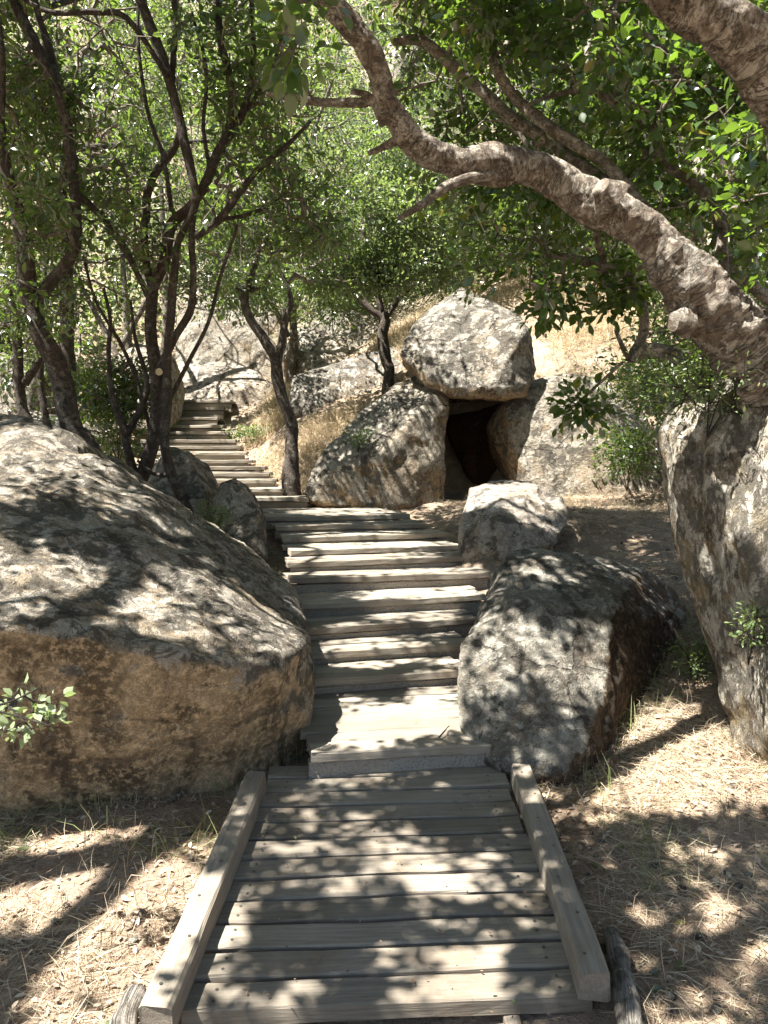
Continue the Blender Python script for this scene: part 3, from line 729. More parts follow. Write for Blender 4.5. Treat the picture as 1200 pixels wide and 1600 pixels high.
def grow(nodes, nrad, attr, r, step=.22, rtip=.0022, pathw=.18):
    """join every leaf point to the wood by thin curving twigs"""
    NP = list(map(np.array, nodes)); par = [-1]*len(NP); base = len(NP)
    P_arr = np.empty((len(NP)+len(attr)*14, 3)); P_arr[:base] = nodes; cnt = base
    path = np.zeros(len(P_arr)); parent = np.full(len(P_arr), -1)
    tips = []
    dmin = np.full(len(attr), 1e9)
    for s in range(0, base, 400):
        dmin = np.minimum(dmin, np.linalg.norm(attr[:, None]-nodes[None, s:s+400], axis=2).min(1))
    for ai in np.argsort(dmin):
        a = attr[ai]
        d = np.linalg.norm(P_arr[:cnt]-a, axis=1)
        i = int(np.argmin(d+pathw*path[:cnt])); dd = d[i]
        ns = int(min(12, max(1, math.ceil(dd/step)))); p0 = P_arr[i].copy(); last = i
        sag = r.normal(0, .10*dd, 3); sag[2] += .10*dd
        for q in range(1, ns+1):
            t = q/ns
            pt = p0+(a-p0)*t+sag*math.sin(math.pi*t)+(r.normal(0, step*.12, 3) if q < ns else 0)
            P_arr[cnt] = pt; parent[cnt] = last; path[cnt] = path[last]+dd/ns; last = cnt; cnt += 1
            if cnt >= len(P_arr)-14: break
        tips.append(last)
        if cnt >= len(P_arr)-14: break
    c = np.zeros(cnt); c[tips] = 1
    for i in range(cnt-1, base-1, -1):
        if parent[i] >= base: c[parent[i]] += c[i]
    rad = rtip*np.maximum(c, 1)**.47
    idx = np.arange(base, cnt); pa = parent[idx]
    ra = np.where(pa < base, np.minimum(rad[idx]*1.15, .6*nrad[np.minimum(pa, base-1)]+.001), rad[pa]); ra = np.minimum(ra, rad[idx]*1.7)
    return P_arr[:cnt], idx, pa, ra, rad[idx], np.array(tips), parent

def make_tree(name, label, cat, limbs, regions, leaf=(.05, .026), per=10, detail=0, seed=1, mat=None, lmat=None, group=None, points=None,
              rtip=.003, k_limb=12, stubs=(), spread=.12, sides=4, lump=.10, step=.22, crown_name='crown', filt=True, upn=.9, world_limbs=(), hires=False, bare=.12, rs=1.0):
    r = rng(seed); acc = Acc(); nodes = []; nr = []
    allimb = [[np.r_[P(x, y, d), rp*d/1200.*(rs(limbs.index(l)) if callable(rs) else rs)] for (x, y, d, rp) in l] for l in limbs]+[[np.array(q, float) for q in l] for l in world_limbs]
    root = None
    for li, l in enumerate(allimb):
        l = np.array(l)
        if root is None: root = l[0, :3].copy()
        if li == 0 and cat == 'tree' and name != 'leaning_tree':
            l = np.vstack([[l[0, 0], l[0, 1], min(l[0, 2], g1(l[0, 0], l[0, 1]))-.22, l[0, 3]*1.7], [l[0, 0], l[0, 1], min(l[0, 2], g1(l[0, 0], l[0, 1]))+.02, l[0, 3]*1.3], l[1:][0] if False else l[0]+np.array([0, 0, .12, 0]), *l[1:]])
        s = catmull(l, 7 if not (hires and l[:, 3].max() > .05) else 36); pts = s[:, :3]; rad = np.maximum(s[:, 3], .003)
        wob = np.c_[fbm(pts*3, 2, seed), fbm(pts*3+9, 2, seed+1), fbm(pts*3+5, 2, seed+2)]
        env = np.sin(np.linspace(0, np.pi, len(pts)))[:, None]
        pts = pts+wob*rad[:, None]*.5*env
        big = rad.max() > .05
        acc.add(*tube(pts-root, rad, (k_limb*(2 if big else 1) if not (hires and big) else 84) if rad.max() > .015 else 7, seed+li, lump if big else lump*.7, True, hires and big))
        nodes.append(pts); nr.append(rad)
    nodes = np.vstack(nodes); nr = np.concatenate(nr)
    e = empty(name, tuple(root.tolist())); tag(e, label, cat, group)
    at = frustum_points(regions, r) if regions else np.zeros((0, 3))
    if points is not None: at = np.vstack([at, points])
    if filt and len(CLEAR): at = at[sunlit_filter(at, r)]
    if len(at):
        PA, idx, pa, ra, rb, tips, parent = grow(nodes, nr, at, r, step=step, rtip=rtip)
        tw = prisms(PA[pa]-root, PA[idx]-root, ra, rb, sides); acc.add(*tw, 1 if cat == 'tree' else 0)
        if bare: tips = tips[r.random(len(tips)) > bare]
        tp = PA[tips]; tb = PA[parent[tips]]; tv = tp-tb; tl = np.linalg.norm(tv, axis=1)[:, None]+1e-6; tv = tv/tl
        m = len(tips)*per; ti = np.repeat(np.arange(len(tips)), per)
        t = r.uniform(-.1, 1, m)[:, None]
        rd = r.normal(size=(m, 3)); rd /= np.linalg.norm(rd, axis=1)[:, None]
        pos = tp[ti]-tv[ti]*np.minimum(tl[ti], .3)*(1-t)*.8+rd*spread*r.random((m, 1))**.5
        di = rd*.9+tv[ti]*.7+np.array([0, 0, -.12]); di /= np.linalg.norm(di, axis=1)[:, None]
        nm = r.normal(0, .55, (m, 3))+np.array([0, 0, upn]); nm -= di*(nm*di).sum(1)[:, None]; nm /= np.linalg.norm(nm, axis=1)[:, None]+1e-9
        L = leaf[0]*r.uniform(.42, 1.35, m); W = leaf[1]/leaf[0]*L*r.uniform(.85, 1.15, m)
        kp = np.ones(m, bool)
        if filt and len(CLEAR): kp = sunlit_filter(pos, r)
        # nothing grows closer than arm's length to the walker's eye
        kp &= np.linalg.norm(pos-np.array([0, 0, H_CAM]), axis=1) > 1.3
        link(crown_name, leaves_mesh(crown_name, (pos-root)[kp], di[kp], nm[kp], L[kp], W[kp], lmat or M_leaf, detail), e)
    link('trunk', acc.mesh('trunk', [mat or M_bark, M_twig]), e)
    for (px, py, d, rp, dirv, lab) in stubs:
        c = P(px, py, d); dv = np.array(dirv, float); dv /= np.linalg.norm(dv); R_ = rp*d/1200
        V, Q, U = tube(np.array([c-dv*R_*2.6, c-dv*R_*1.5, c-dv*R_*.9]), [R_*1.9, R_*1.25, R_], 14, seed, .16, False)
        st = link('branch_stub', quads_mesh('branch_stub', V-root, Q, [mat or M_bark], True, U), e)
        ring = V[-14:]; cc = ring.mean(0)+dv*.001
        Vc = np.vstack([ring, cc]); mids = (ring+np.roll(ring, -1, 0))/2; Vc = np.vstack([Vc, mids])
        Qc = np.array([[14, i, 15+i, (i+1) % 14] for i in range(14)])
        cf = link('cut_face', quads_mesh('cut_face', Vc-root, Qc, [M_cut if not lab else M_bark_near], False), st)
    return e

# sun gaps: dirt left, landing of the steps, low pale boulder, upper bank, slab rocks ...
def clr(px, py, z, rad, prob=.95):
    d = (H_CAM-z)/tanb(py) if z is not None else 0
    q = P(px, py, d); CLEAR.append((q[0], q[1], q[2], rad, prob))
clr(620, 1120, .25, .3, .98); clr(680, 1115, .25, .26, .99); clr(220, 1400, 0, .26); clr(150, 1460, 0, .26); clr(60, 1400, 0, .2); clr(1060, 1240, .12, .26, .93); clr(950, 1250, .12, .16, .9); clr(1150, 1230, .15, .2, .9)
clr(800, 830, .9, .5, .97); clr(680, 850, .8, .3, .85)
for (px, py, d, rad, pr) in [(150, 960, 3.4, .40, .6), (350, 985, 3.7, .38, .65), (250, 850, 4.4, .3, .5), (60, 830, 4.4, .3, .4), (120, 760, 4.8, .35, .4), (450, 990, 4.0, .3, .85), (740, 520, 10, .75, .85), (640, 700, 9.2, .35, .6), (860, 700, 9.4, .65, .85), (330, 590, 14.5, 1.3, .75), (350, 520, 15.8, 2.0, .65), (330, 740, 10, .8, .8), (310, 700, 11, .9, .8), (60, 480, 12, 1.0, .6), (400, 250, 14, 2.0, .7), (150, 200, 13, 2.0, .6), (660, 330, 15, 2.0, .7),
                        (920, 520, 11.5, 1.1, .85), (300, 670, 12, 1.2, .85), (420, 680, 11, .5, .6), (540, 430, 11.5, .9, .7), (1160, 900, 3.2, .34, .85), (1180, 720, 3.1, .3, .85), (1175, 820, 3.1, .26, .8), (1120, 690, 3.4, .16, .7), (1190, 1060, 3.15, .2, .8), (780, 1060, 3.9, .25, .6),
                        (880, 290, 3.3, .3, .8), (960, 350, 3.2, .25, .7), (215, 590, 12, .7, .8), (1080, 480, 3.2, .2, .6)]:
    q = P(px, py, d); CLEAR.append((q[0], q[1], q[2], rad, pr))

for (px, py, rad) in [(745, 1525, .10), (705, 1480, .07), (590, 1480, .06), (730, 1400, .075), (640, 1385, .06), (560, 1290, .055), (700, 1245, .045), (480, 1530, .06), (820, 1445, .055), (600, 1560, .07), (530, 1405, .045),
                      (660, 1330, .045), (770, 1340, .05), (440, 1230, .05), (505, 1232, .045), (600, 1215, .05), (420, 1560, .05), (870, 1385, .05), (850, 1290, .045), (395, 1245, .05), (330, 1400, .05), (290, 1520, .06), (650, 1300, .05),
                      (680, 1560, .08), (770, 1480, .06), (1060, 1345, .07), (1000, 1420, .06), (1120, 1350, .08), (1010, 1500, .06), (940, 1350, .06), (60, 1560, .08), (130, 1580, .07), (1100, 1480, .05)]:
    clr(px, py, .05, rad, .98)
for (px, py, d, rad, pr) in [(50, 1110, 2.25, .26, 1.0), (560, 1000, 4.8, .3, .8), (660, 1040, 4.3, .2, .8), (640, 940, 5.4, .35, .8), (520, 890, 6.2, .4, .75), (700, 900, 6.0, .4, .75), (560, 850, 6.9, .5, .75), (540, 800, 8.2, .6, .75), (420, 765, 9.3, .5, .7), (860, 910, 4.5, .2, .6)]:
    q = P(px, py, d); CLEAR.append((q[0], q[1], q[2], rad, pr))
# --- the big leaning tree on the right
over = []
r = rng(900)
n_over = 16500
ov = np.c_[r.uniform(-6.6, 3.3, n_over*4), r.uniform(-1.2, 6.6, n_over*4), r.uniform(0, 1, n_over*4)]
ov[:, 2] = np.maximum(3.5, 1.6+.62*ov[:, 1]+.2)+ov[:, 2]*1.7
c_ = fbm(ov*np.array([2.6, 2.6, 1.2]), 2, 321)+.6*fbm(ov*.8, 2, 99); ov = ov[np.argsort(-(c_+r.normal(0, .08, len(c_))))[:n_over]]
vis = []
make_tree('leaning_tree', 'old leaning tree whose thick grey limb arches over the path from the right edge', 'tree',
    [[(1330, 1150, 3.6, 66), (1290, 900, 3.5, 56), (1258, 700, 3.4, 54), (1205, 590, 3.3, 56), (1128, 502, 3.25, 60), (1075, 430, 3.2, 50), (1015, 368, 3.2, 38), (940, 325, 3.2, 37), (885, 287, 3.2, 34), (820, 262, 3.2, 31), (760, 262, 3.15, 32), (700, 256, 3.1, 25), (645, 218, 3.05, 23), (608, 165, 3.0, 21), (590, 105, 2.95, 20), (555, 50, 2.9, 21), (495, -15, 2.85, 23), (440, -70, 2.8, 27), (300, -260, 2.6, 24), (60, -480, 2.4, 20)],
     [(1320, 700, 3.4, 50), (1310, 420, 3.0, 52), (1240, 210, 2.7, 52), (1180, 105, 2.55, 46), (1120, 35, 2.45, 42), (1040, -30, 2.4, 38), (900, -200, 2.3, 34), (700, -420, 2.2, 28)],
     [(800, 274, 3.15, 16), (750, 276, 3.1, 14), (700, 292, 3.05, 13), (660, 320, 3.0, 10), (622, 342, 2.98, 6)],
     [(604, 190, 3.0, 14), (585, 158, 3.0, 10), (560, 160, 3.0, 8), (500, 158, 3.0, 7), (450, 150, 3.0, 6), (416, 147, 3.0, 4)],
     [(585, 160, 3.0, 8), (572, 148, 2.98, 6), (548, 142, 2.96, 4)],
     [(483, 152, 3.0, 5), (478, 132, 2.99, 3.5), (474, 118, 2.98, 3)],
     [(625, 215, 3.05, 12), (600, 230, 3.05, 8), (575, 240, 3.05, 5)],
     [(985, 560, 4.2, 12), (1005, 520, 4.15, 12), (1003, 470, 4.1, 13), (980, 430, 4.05, 14), (940, 415, 4.0, 13), (890, 402, 4.0, 10), (855, 400, 4.0, 6)],
     [(1060, 560, 3.7, 20), (1015, 545, 3.9, 17), (985, 560, 4.1, 9), (962, 518, 4.1, 4)],
     [(945, 415, 4.0, 8), (935, 380, 3.9, 9), (928, 340, 3.6, 9)],
     [(1040, 400, 3.4, 22), (960, 300, 3.8, 17), (900, 255, 4.0, 16), (860, 225, 4.2, 15), (780, 165, 4.3, 15), (720, 115, 4.35, 14), (660, 65, 4.4, 13), (615, 66, 4.4, 9)],
     [(1010, 330, 3.6, 16), (950, 262, 3.8, 15), (860, 200, 3.9, 15), (805, 155, 4.0, 14), (775, 105, 4.05, 13), (768, 40, 4.1, 12), (755, -30, 4.2, 10)],
     [(1130, 480, 3.7, 18), (1120, 330, 3.9, 15), (1065, 275, 3.9, 11), (1035, 255, 3.9, 11), (1020, 200, 3.9, 11), (990, 180, 3.9, 9), (930, 145, 3.9, 8), (880, 145, 3.9, 6), (820, 165, 3.9, 4)],
     [(1250, 300, 3.6, 22), (1190, 160, 3.5, 15), (1120, 145, 3.5, 11), (1060, 120, 3.5, 8), (1040, 80, 3.5, 7), (960, 20, 3.5, 5)],
     [(1220, 480, 4.4, 16), (1140, 425, 4.4, 14), (1090, 415, 4.3, 10), (1050, 430, 4.3, 9)]],
    [(620, 1230, -60, 330, 3.6, 6.4, 1350), (860, 1230, 60, 440, 3.3, 5.4, 480), (400, 492, 35, 120, 2.0, 2.3, 7), (700, 1000, 280, 460, 3.8, 5.4, 140), (1010, 1220, 140, 340, 2.9, 3.5, 40), (800, 1000, 430, 500, 3.7, 4.2, 60), (860, 945, 560, 660, 3.9, 4.2, 22), (420, 500, -60, 5, 2.2, 2.6, 12)],
    leaf=(.056, .034), per=12, detail=1, seed=11, mat=M_bark_near, lmat=M_leaf_near, rs=lambda i: [.86, .93, .62, .9, .9, .9, .7][i] if i < 7 else .60, k_limb=14, lump=.17, rtip=.0020, sides=5, hires=True,
    stubs=[(930, 283, 3.02, 15, (-.75, -.5, .45), 'old'), (1040, 503, 3.16, 15, (-.9, -.3, -.1), 'old')], spread=.10)
# high canopy of the same wood arching above the path (its trunk stands behind the walker's left shoulder)
make_tree('canopy_tree', 'tall tree whose high crown shades the boardwalk from above the left side', 'tree', [],
    world_limbs=[[(-3.6, .2, -.3, .17), (-3.4, .3, 1.6, .14), (-2.9, .6, 3.4, .12), (-2.2, .8, 4.3, .09), (-1.2, 1.2, 4.9, .06), (0, 1.8, 5.2, .04)],
                 [(-2.9, .6, 3.4, .09), (-3.2, 1.8, 5.0, .07), (-3.4, 3.2, 6.2, .05), (-3.2, 5, 6.8, .03)]],
    regions=[], points=ov, leaf=(.065, .038), per=18, detail=0, seed=12, mat=M_bark, lmat=M_leaf, spread=.11, step=.3)

# --- left stems
make_tree('multistem_tree', 'slender tree with several dark stems and pale pruning cuts left of the upper steps', 'tree',
    [[(205, 790, 7.2, 17), (222, 745, 7.15, 15), (240, 690, 7.1, 14), (246, 620, 7.1, 13), (244, 570, 7.05, 13), (236, 500, 7.0, 12), (240, 450, 7.0, 12), (258, 395, 6.9, 11), (268, 350, 6.9, 12), (300, 320, 6.8, 10), (325, 280, 6.8, 10), (345, 230, 6.8, 10), (372, 190, 6.8, 8), (392, 130, 6.8, 6), (396, 60, 6.8, 5), (390, -30, 6.8, 4)],
     [(345, 235, 6.8, 9), (362, 180, 6.75, 9), (360, 130, 6.75, 8), (348, 80, 6.7, 8), (342, 20, 6.7, 7), (345, -60, 6.7, 6)],
     [(310, 845, 6.9, 12), (290, 790, 6.9, 11), (268, 740, 6.9, 11), (258, 690, 6.9, 10), (262, 620, 6.9, 10), (262, 560, 6.9, 9), (268, 480, 6.85, 9), (272, 430, 6.8, 8), (278, 380, 6.8, 7), (305, 320, 6.75, 8), (300, 270, 6.7, 9), (285, 205, 6.7, 10), (268, 140, 6.65, 10), (245, 70, 6.6, 11), (215, -10, 6.5, 10), (190, -80, 6.5, 9)],
     [(250, 575, 7.0, 9), (275, 525, 6.95, 8), (300, 480, 6.9, 8), (303, 430, 6.85, 7), (300, 380, 6.8, 7), (303, 320, 6.8, 6)],
     [(238, 450, 7.0, 9), (226, 400, 7.0, 8), (228, 330, 7.0, 9), (238, 280, 6.9, 8), (270, 235, 6.85, 8), (284, 200, 6.8, 7)],
     [(212, 750, 7.1, 10), (200, 700, 7.1, 9), (196, 670, 7.1, 9), (176, 620, 7.1, 6), (170, 560, 7.1, 5), (172, 500, 7.1, 4), (162, 450, 7.1, 3)],
     [(198, 680, 7.1, 8), (220, 640, 7.1, 7), (230, 600, 7.1, 6), (212, 530, 7.05, 4), (204, 470, 7.05, 3)],
     [(305, 370, 6.8, 8), (340, 345, 6.75, 8), (375, 300, 6.7, 7), (405, 265, 6.7, 6), (450, 225, 6.7, 5), (485, 190, 6.7, 3)],
     [(268, 140, 6.7, 6), (270, 90, 6.7, 6), (272, 40, 6.7, 6), (270, -40, 6.7, 5)],
     [(236, 470, 7.0, 8), (215, 430, 7.0, 6), (190, 380, 7.1, 6), (140, 320, 7.2, 6), (110, 290, 7.2, 5)],
     [(258, 640, 7.0, 5), (292, 570, 6.95, 4.5), (325, 505, 6.9, 4), (345, 430, 6.9, 3.5), (372, 350, 6.8, 3)], [(268, 330, 6.8, 5), (256, 250, 6.8, 4.5), (230, 170, 6.8, 4), (215, 60, 6.8, 3.5), (222, -30, 6.8, 3)],
     [(330, 275, 6.8, 5), (318, 200, 6.8, 4), (322, 110, 6.8, 4), (300, 20, 6.8, 3)], [(372, 190, 6.8, 4.5), (420, 120, 6.8, 4), (440, 60, 6.8, 3.5), (470, -20, 6.8, 3)], [(340, 345, 6.75, 4.5), (400, 330, 6.8, 4), (450, 300, 6.8, 3)],
     [(240, 690, 7.1, 5), (215, 600, 7.2, 4), (190, 540, 7.2, 4), (150, 470, 7.2, 3), (130, 400, 7.2, 3)], [(296, 780, 6.9, 4), (270, 745, 6.95, 5), (240, 740, 7.0, 4), (215, 720, 7.1, 3)],
     [(262, 120, 6.6, 5), (200, 30, 6.4, 6), (150, 18, 6.3, 6), (80, 20, 6.3, 5), (30, -5, 6.3, 4)]],
    [(-40, 470, -60, 420, 6.2, 9, 1000), (330, 540, 100, 400, 6.4, 8.6, 420), (120, 260, 560, 760, 7.4, 8.6, 190)],
    leaf=(.074, .037), per=8, detail=0, seed=21, mat=M_bark, lmat=M_leaf, spread=.085, rs=.74, k_limb=9,
    stubs=[(247, 580, 6.85, 5.5, (.0, -1, .1), ''), (263, 343, 6.8, 6, (-.1, -.5, .85), '')])
make_tree('dark_tree', 'thick dark trunked tree forking low behind the huge left boulder', 'tree',
    [[(140, 730, 6.6, 22), (112, 670, 6.6, 20), (98, 600, 6.6, 20), (82, 555, 6.55, 19), (62, 510, 6.5, 17), (48, 460, 6.5, 16), (40, 400, 6.4, 15), (30, 340, 6.4, 13), (12, 280, 6.3, 11), (2, 200, 6.3, 7), (4, 90, 6.2, 5), (-10, -20, 6.2, 4)],
     [(60, 470, 6.5, 13), (80, 440, 6.5, 11), (100, 415, 6.5, 10), (118, 380, 6.5, 10), (116, 300, 6.5, 9), (108, 220, 6.5, 10), (92, 150, 6.45, 9), (60, 80, 6.4, 10), (25, 10, 6.4, 9), (0, -60, 6.4, 8)],
     [(92, 130, 6.5, 7), (75, 70, 6.5, 7), (58, 20, 6.5, 6), (50, -40, 6.5, 5)],
     [(118, 300, 6.5, 6), (170, 350, 6.6, 6), (200, 400, 6.7, 5), (225, 450, 6.8, 5)]],
    [(-60, 240, -60, 450, 5.6, 8, 900), (-40, 130, 300, 520, 6, 8, 110)], leaf=(.074, .037), per=8, seed=31, mat=M_bark, lmat=M_leaf, rs=.84, spread=.085, k_limb=10)
make_tree('dark_tree', 'upright dark trunk right behind the forking far left tree', 'tree',
    [[(118, 740, 8.2, 17), (112, 660, 8.2, 15), (108, 560, 8.2, 13), (102, 470, 8.2, 12), (104, 400, 8.2, 10), (98, 300, 8.2, 8), (110, 180, 8.2, 6)]],
    [(-60, 330, -60, 400, 8.0, 11, 900), (30, 220, 400, 560, 8.0, 9.5, 70)], leaf=(.06, .028), per=9, seed=33, mat=M_bark, lmat=M_leaf, rs=.9, spread=.10, k_limb=9)
make_tree('sapling', 'thin forked sapling at the far left edge before the pale rock', 'tree',
    [[(50, 690, 8.6, 9), (36, 640, 8.6, 8), (30, 590, 8.6, 8), (26, 520, 8.6, 7), (10, 440, 8.6, 5)], [(38, 600, 8.6, 7), (58, 570, 8.6, 6), (66, 540, 8.6, 4)]],
    [(-40, 90, 420, 600, 8.0, 9.2, 60)], leaf=(.074, .037), per=9, seed=35, mat=M_bark, spread=.14, k_limb=8)
make_tree('sapling', 'thin straight sapling just right of the far left forked sapling', 'tree',
    [[(80, 700, 8.9, 6), (68, 640, 8.9, 6), (62, 590, 8.9, 5), (70, 520, 8.9, 4)]],
    [(20, 130, 560, 700, 8.5, 9.4, 40)], leaf=(.05, .024), per=8, seed=36, mat=M_bark, spread=.14, k_limb=7)
# --- middle trees
make_tree('forked_tree', 'small forked tree with a twisting dark trunk on the bank beside the upper steps', 'tree',
    [[(455, 752, 9.4, 16), (456, 700, 9.45, 12), (456, 665, 9.5, 11), (445, 630, 9.5, 10), (436, 595, 9.5, 11), (432, 562, 9.5, 10), (415, 535, 9.5, 9), (395, 505, 9.5, 8), (382, 470, 9.45, 8), (388, 440, 9.4, 7), (400, 410, 9.4, 5), (405, 370, 9.4, 4)],
     [(433, 565, 9.5, 9), (440, 535, 9.5, 7), (447, 500, 9.5, 6), (454, 470, 9.5, 5), (448, 445, 9.5, 4), (430, 410, 9.5, 3)],
     [(383, 465, 9.45, 5), (370, 450, 9.4, 3.5), (358, 446, 9.4, 2)], [(386, 455, 9.45, 6), (405, 448, 9.4, 4), (425, 425, 9.4, 3)]],
    [(330, 560, 60, 450, 8.6, 11, 1100)], leaf=(.055, .028), per=10, seed=41, mat=M_bark, lmat=M_leaf, rs=.85, spread=.11, k_limb=10)
make_tree('bank_tree', 'small bushy tree with a black stem standing left of the capstone', 'tree',
    [[(608, 592, 11.6, 8), (602, 560, 11.6, 9), (597, 525, 11.6, 9), (598, 500, 11.6, 8), (580, 485, 11.6, 6), (560, 465, 11.6, 5), (540, 450, 11.6, 4)],
     [(598, 505, 11.6, 6), (592, 470, 11.6, 5), (588, 440, 11.6, 4), (575, 400, 11.6, 3)], [(600, 500, 11.6, 5), (625, 465, 11.6, 4), (650, 440, 11.6, 3), (660, 400, 11.5, 3)],
     [(585, 488, 11.6, 4), (572, 470, 11.6, 3), (570, 440, 11.6, 2)]],
    [(455, 730, 180, 450, 10.3, 13.4, 1700), (470, 640, 330, 450, 10.3, 11.3, 350)], leaf=(.068, .038), per=15, seed=43, mat=M_bark, lmat=M_leaf_pale, spread=.2, k_limb=8)
# --- crowns that close over the steps between the boulders
for k, (x, y, sd, lab, x0, x1, y0, y1, nn) in enumerate([(-5.2, 6.2, 45, 'tall tree at the left whose crown spreads above the lower steps', -7.5, -1.0, 4.5, 9.5, 1300),
        (-5.6, 10.5, 46, 'tall tree at the left whose crown spreads above the upper steps', -8, -1.5, 8.5, 14, 320), (3.9, 8.2, 47, 'tree right of the cave whose crown closes over the clearing', -1.5, 5.5, 6.0, 11.0, 1250),
        (2.6, 13.2, 48, 'tree on the slope above the cave capstone', -1.5, 6, 11, 15, 450)]):
    rr_ = rng(sd+500); zb = g1(x, y)
    pp = np.c_[rr_.uniform(x0, x1, nn*3), rr_.uniform(y0, y1, nn*3), rr_.uniform(5.2, 8.0, nn*3)+max(0, y-9)*.35]
    cc_ = fbm(pp*.9, 3, sd); pp = pp[np.argsort(-(cc_+rr_.normal(0, .25, len(cc_))))[:nn]]
    cx, cy = (x0+x1)/2, (y0+y1)/2
    make_tree('woodland_tree', lab, 'tree', [], [], world_limbs=[[(x, y, zb-.2, .16), (x*.95+cx*.05, y, zb+1.8, .13), (x*.7+cx*.3, y*.7+cy*.3, zb+4.0, .10), (cx, cy, 6.9, .05)],
              [(x*.85+cx*.15, y*.9+cy*.1, zb+3.0, .07), (x*.6+x0*.4, cy+1, 6.0, .04)], [(x*.8+cx*.2, y*.8+cy*.2, zb+3.4, .06), (cx+(x1-cx)*.6, y1-.8, 6.8, .03)]],
              points=pp, leaf=(.075, .042), per=15, seed=sd, mat=M_bark, lmat=M_leaf, spread=.22, k_limb=9, sides=3, step=.35, rtip=.003, group='trees of the wood on the hillside')
# --- the wood behind
def back_tree(px, py_base, d, hw, y0, y1, n, seed, lab, lm, leafs=(.075, .04), lean=0, dd=2.0, per=22):
    base = P(px, py_base, d); base[2] = g1(base[0], base[1])-.1
    top = P(px+lean, (y0+y1)/2, d); r_ = .09
    wl = [[(*base, r_), (*(base*.6+top*.4+np.array([.1, 0, 0])), r_*.8), (*top, r_*.4)],
          [(*(base*.6+top*.4), r_*.6), (*(P(px-hw*.5, y0*.4+y1*.6, d+.3)), r_*.3)], [(*(base*.5+top*.5), r_*.6), (*(P(px+hw*.5, y0*.5+y1*.5, d-.3)), r_*.3)]]
    return make_tree('woodland_tree', lab, 'tree', [], [(px-hw, px+hw, y0, y1, d-dd, d+dd, int(n*1.4))], world_limbs=wl, leaf=leafs, per=per, seed=seed, mat=M_bark_far, lmat=lm,
                     spread=.28, k_limb=7, sides=3, step=.4, rtip=.004, group='trees of the wood on the hillside')
back_tree(60, 640, 12.5, 200, -80, 500, 1100, 51, 'dense green tree filling the upper left corner behind the dark stems', M_leaf)
back_tree(250, 560, 14, 190, 60, 455, 1000, 52, 'bright leafed tree behind the stems with pruning cuts', M_leaf_pale)
back_tree(440, 520, 15.5, 170, -80, 300, 900, 53, 'tall leafy tree behind the broken dead twig at top', M_leaf)
back_tree(330, 500, 19, 220, -100, 220, 700, 54, 'high woodland tree at top left of centre with small sunlit leaves', M_leaf_pale, (.09, .05))
back_tree(620, 470, 16, 150, 170, 440, 900, 55, 'silvery green tree glimpsed under the arching limb', M_leaf_pale)
back_tree(860, 480, 14, 200, 120, 450, 900, 56, 'leafy tree behind the limb above the cave capstone', M_leaf)
back_tree(1080, 540, 11, 170, -60, 430, 800, 57, 'dense tree behind the limb at upper right', M_leaf)
back_tree(820, 420, 18, 200, -120, 170, 650, 58, 'dark crowned tree at top right of centre', M_leaf)
back_tree(190, 600, 12.6, 170, 270, 490, 800, 151, 'low bushy tree between the white boulder and the left stems', M_leaf)
back_tree(330, 520, 18.5, 160, 320, 450, 450, 154, 'scrubby pale tree on the slope above the stair head boulders', M_leaf_pale)
back_tree(50, 670, 10.6, 130, 380, 610, 420, 155, 'shady low tree filling the space behind the far left dark trunks', M_leaf, (.07, .036), 0, 1.2)
back_tree(450, 560, 14.2, 120, 300, 470, 420, 152, 'low leafy tree above the broad shaded boulder', M_leaf_pale)
back_tree(720, 470, 15, 110, 330, 460, 380, 153, 'small twiggy tree on the slope just behind the capstone', M_leaf_pale)
back_tree(1120, 620, 7.5, 120, 420, 640, 340, 59, 'low leafy tree behind the leaning boulder and limb', M_leaf, (.055, .03), 0, 1.2)

def shrub(lab, px, py, d, sx, sz, n, seed, lm=None, leaf=(.03, .014), per=7, sink=.0, name='shrub', onrock=True, spread=.05, rt=.0012, stem=.006):
    c = P(px, py, d); r = rng(seed)
    if not onrock: c[2] = g1(c[0], c[1])
    pts = np.c_[r.normal(0, sx*.5, n), r.normal(0, sx*.45, n), sz*(.15+.85*r.random(n)**.8)]
    pts = pts+c
    wl = [[(c[0], c[1], c[2]-.05, stem), (c[0]+r.normal(0, sx*.3), c[1]+r.normal(0, sx*.3), c[2]+sz*.6, stem*.5)] for _ in range(4)]
    return make_tree(name, lab, 'shrub', [], [], world_limbs=wl, points=pts, leaf=leaf, per=per, seed=seed, mat=M_bark, lmat=lm or M_leaf_herb, spread=spread, k_limb=6, sides=3, step=.08, rtip=rt, filt=False, crown_name='foliage', bare=0)
shrub('wispy green shrub rooted on top of the leaning right boulder', 1105, 665, 3.4, .26, .30, 230, 61, M_leaf_herb, (.022, .009), stem=.003)
shrub('tiny green herbs at the foot of the leaning right boulder', 1085, 1060, 4.15, .12, .20, 60, 62, M_leaf_herb, (.028, .014), onrock=False, stem=.002)
shrub('small pale leafy herb clinging to the lit face of the leaning right boulder', 1170, 1020, 3.1, .07, .18, 40, 63, M_leaf_herb, (.020, .010), stem=.002)
shrub('dark ivy like shrub in the hollow right of the cave boulder', 980, 760, 8.6, .42, .65, 200, 64, M_leaf, (.05, .03), 8, spread=.1)
shrub('olive green shrub growing above the right cave boulder', 1000, 640, 8.8, .6, .6, 260, 65, M_leaf, (.045, .02), 8, spread=.1)
shrub('moss green weed patch on the shoulder of the left cave boulder', 560, 700, 9.0, .16, .22, 60, 66, M_leaf_herb, (.03, .014), 7)
shrub('fresh green weeds where the upper steps reach the bank', 395, 640, 12.2, .4, .25, 110, 67, M_leaf_herb, (.05, .02), 7, onrock=False)
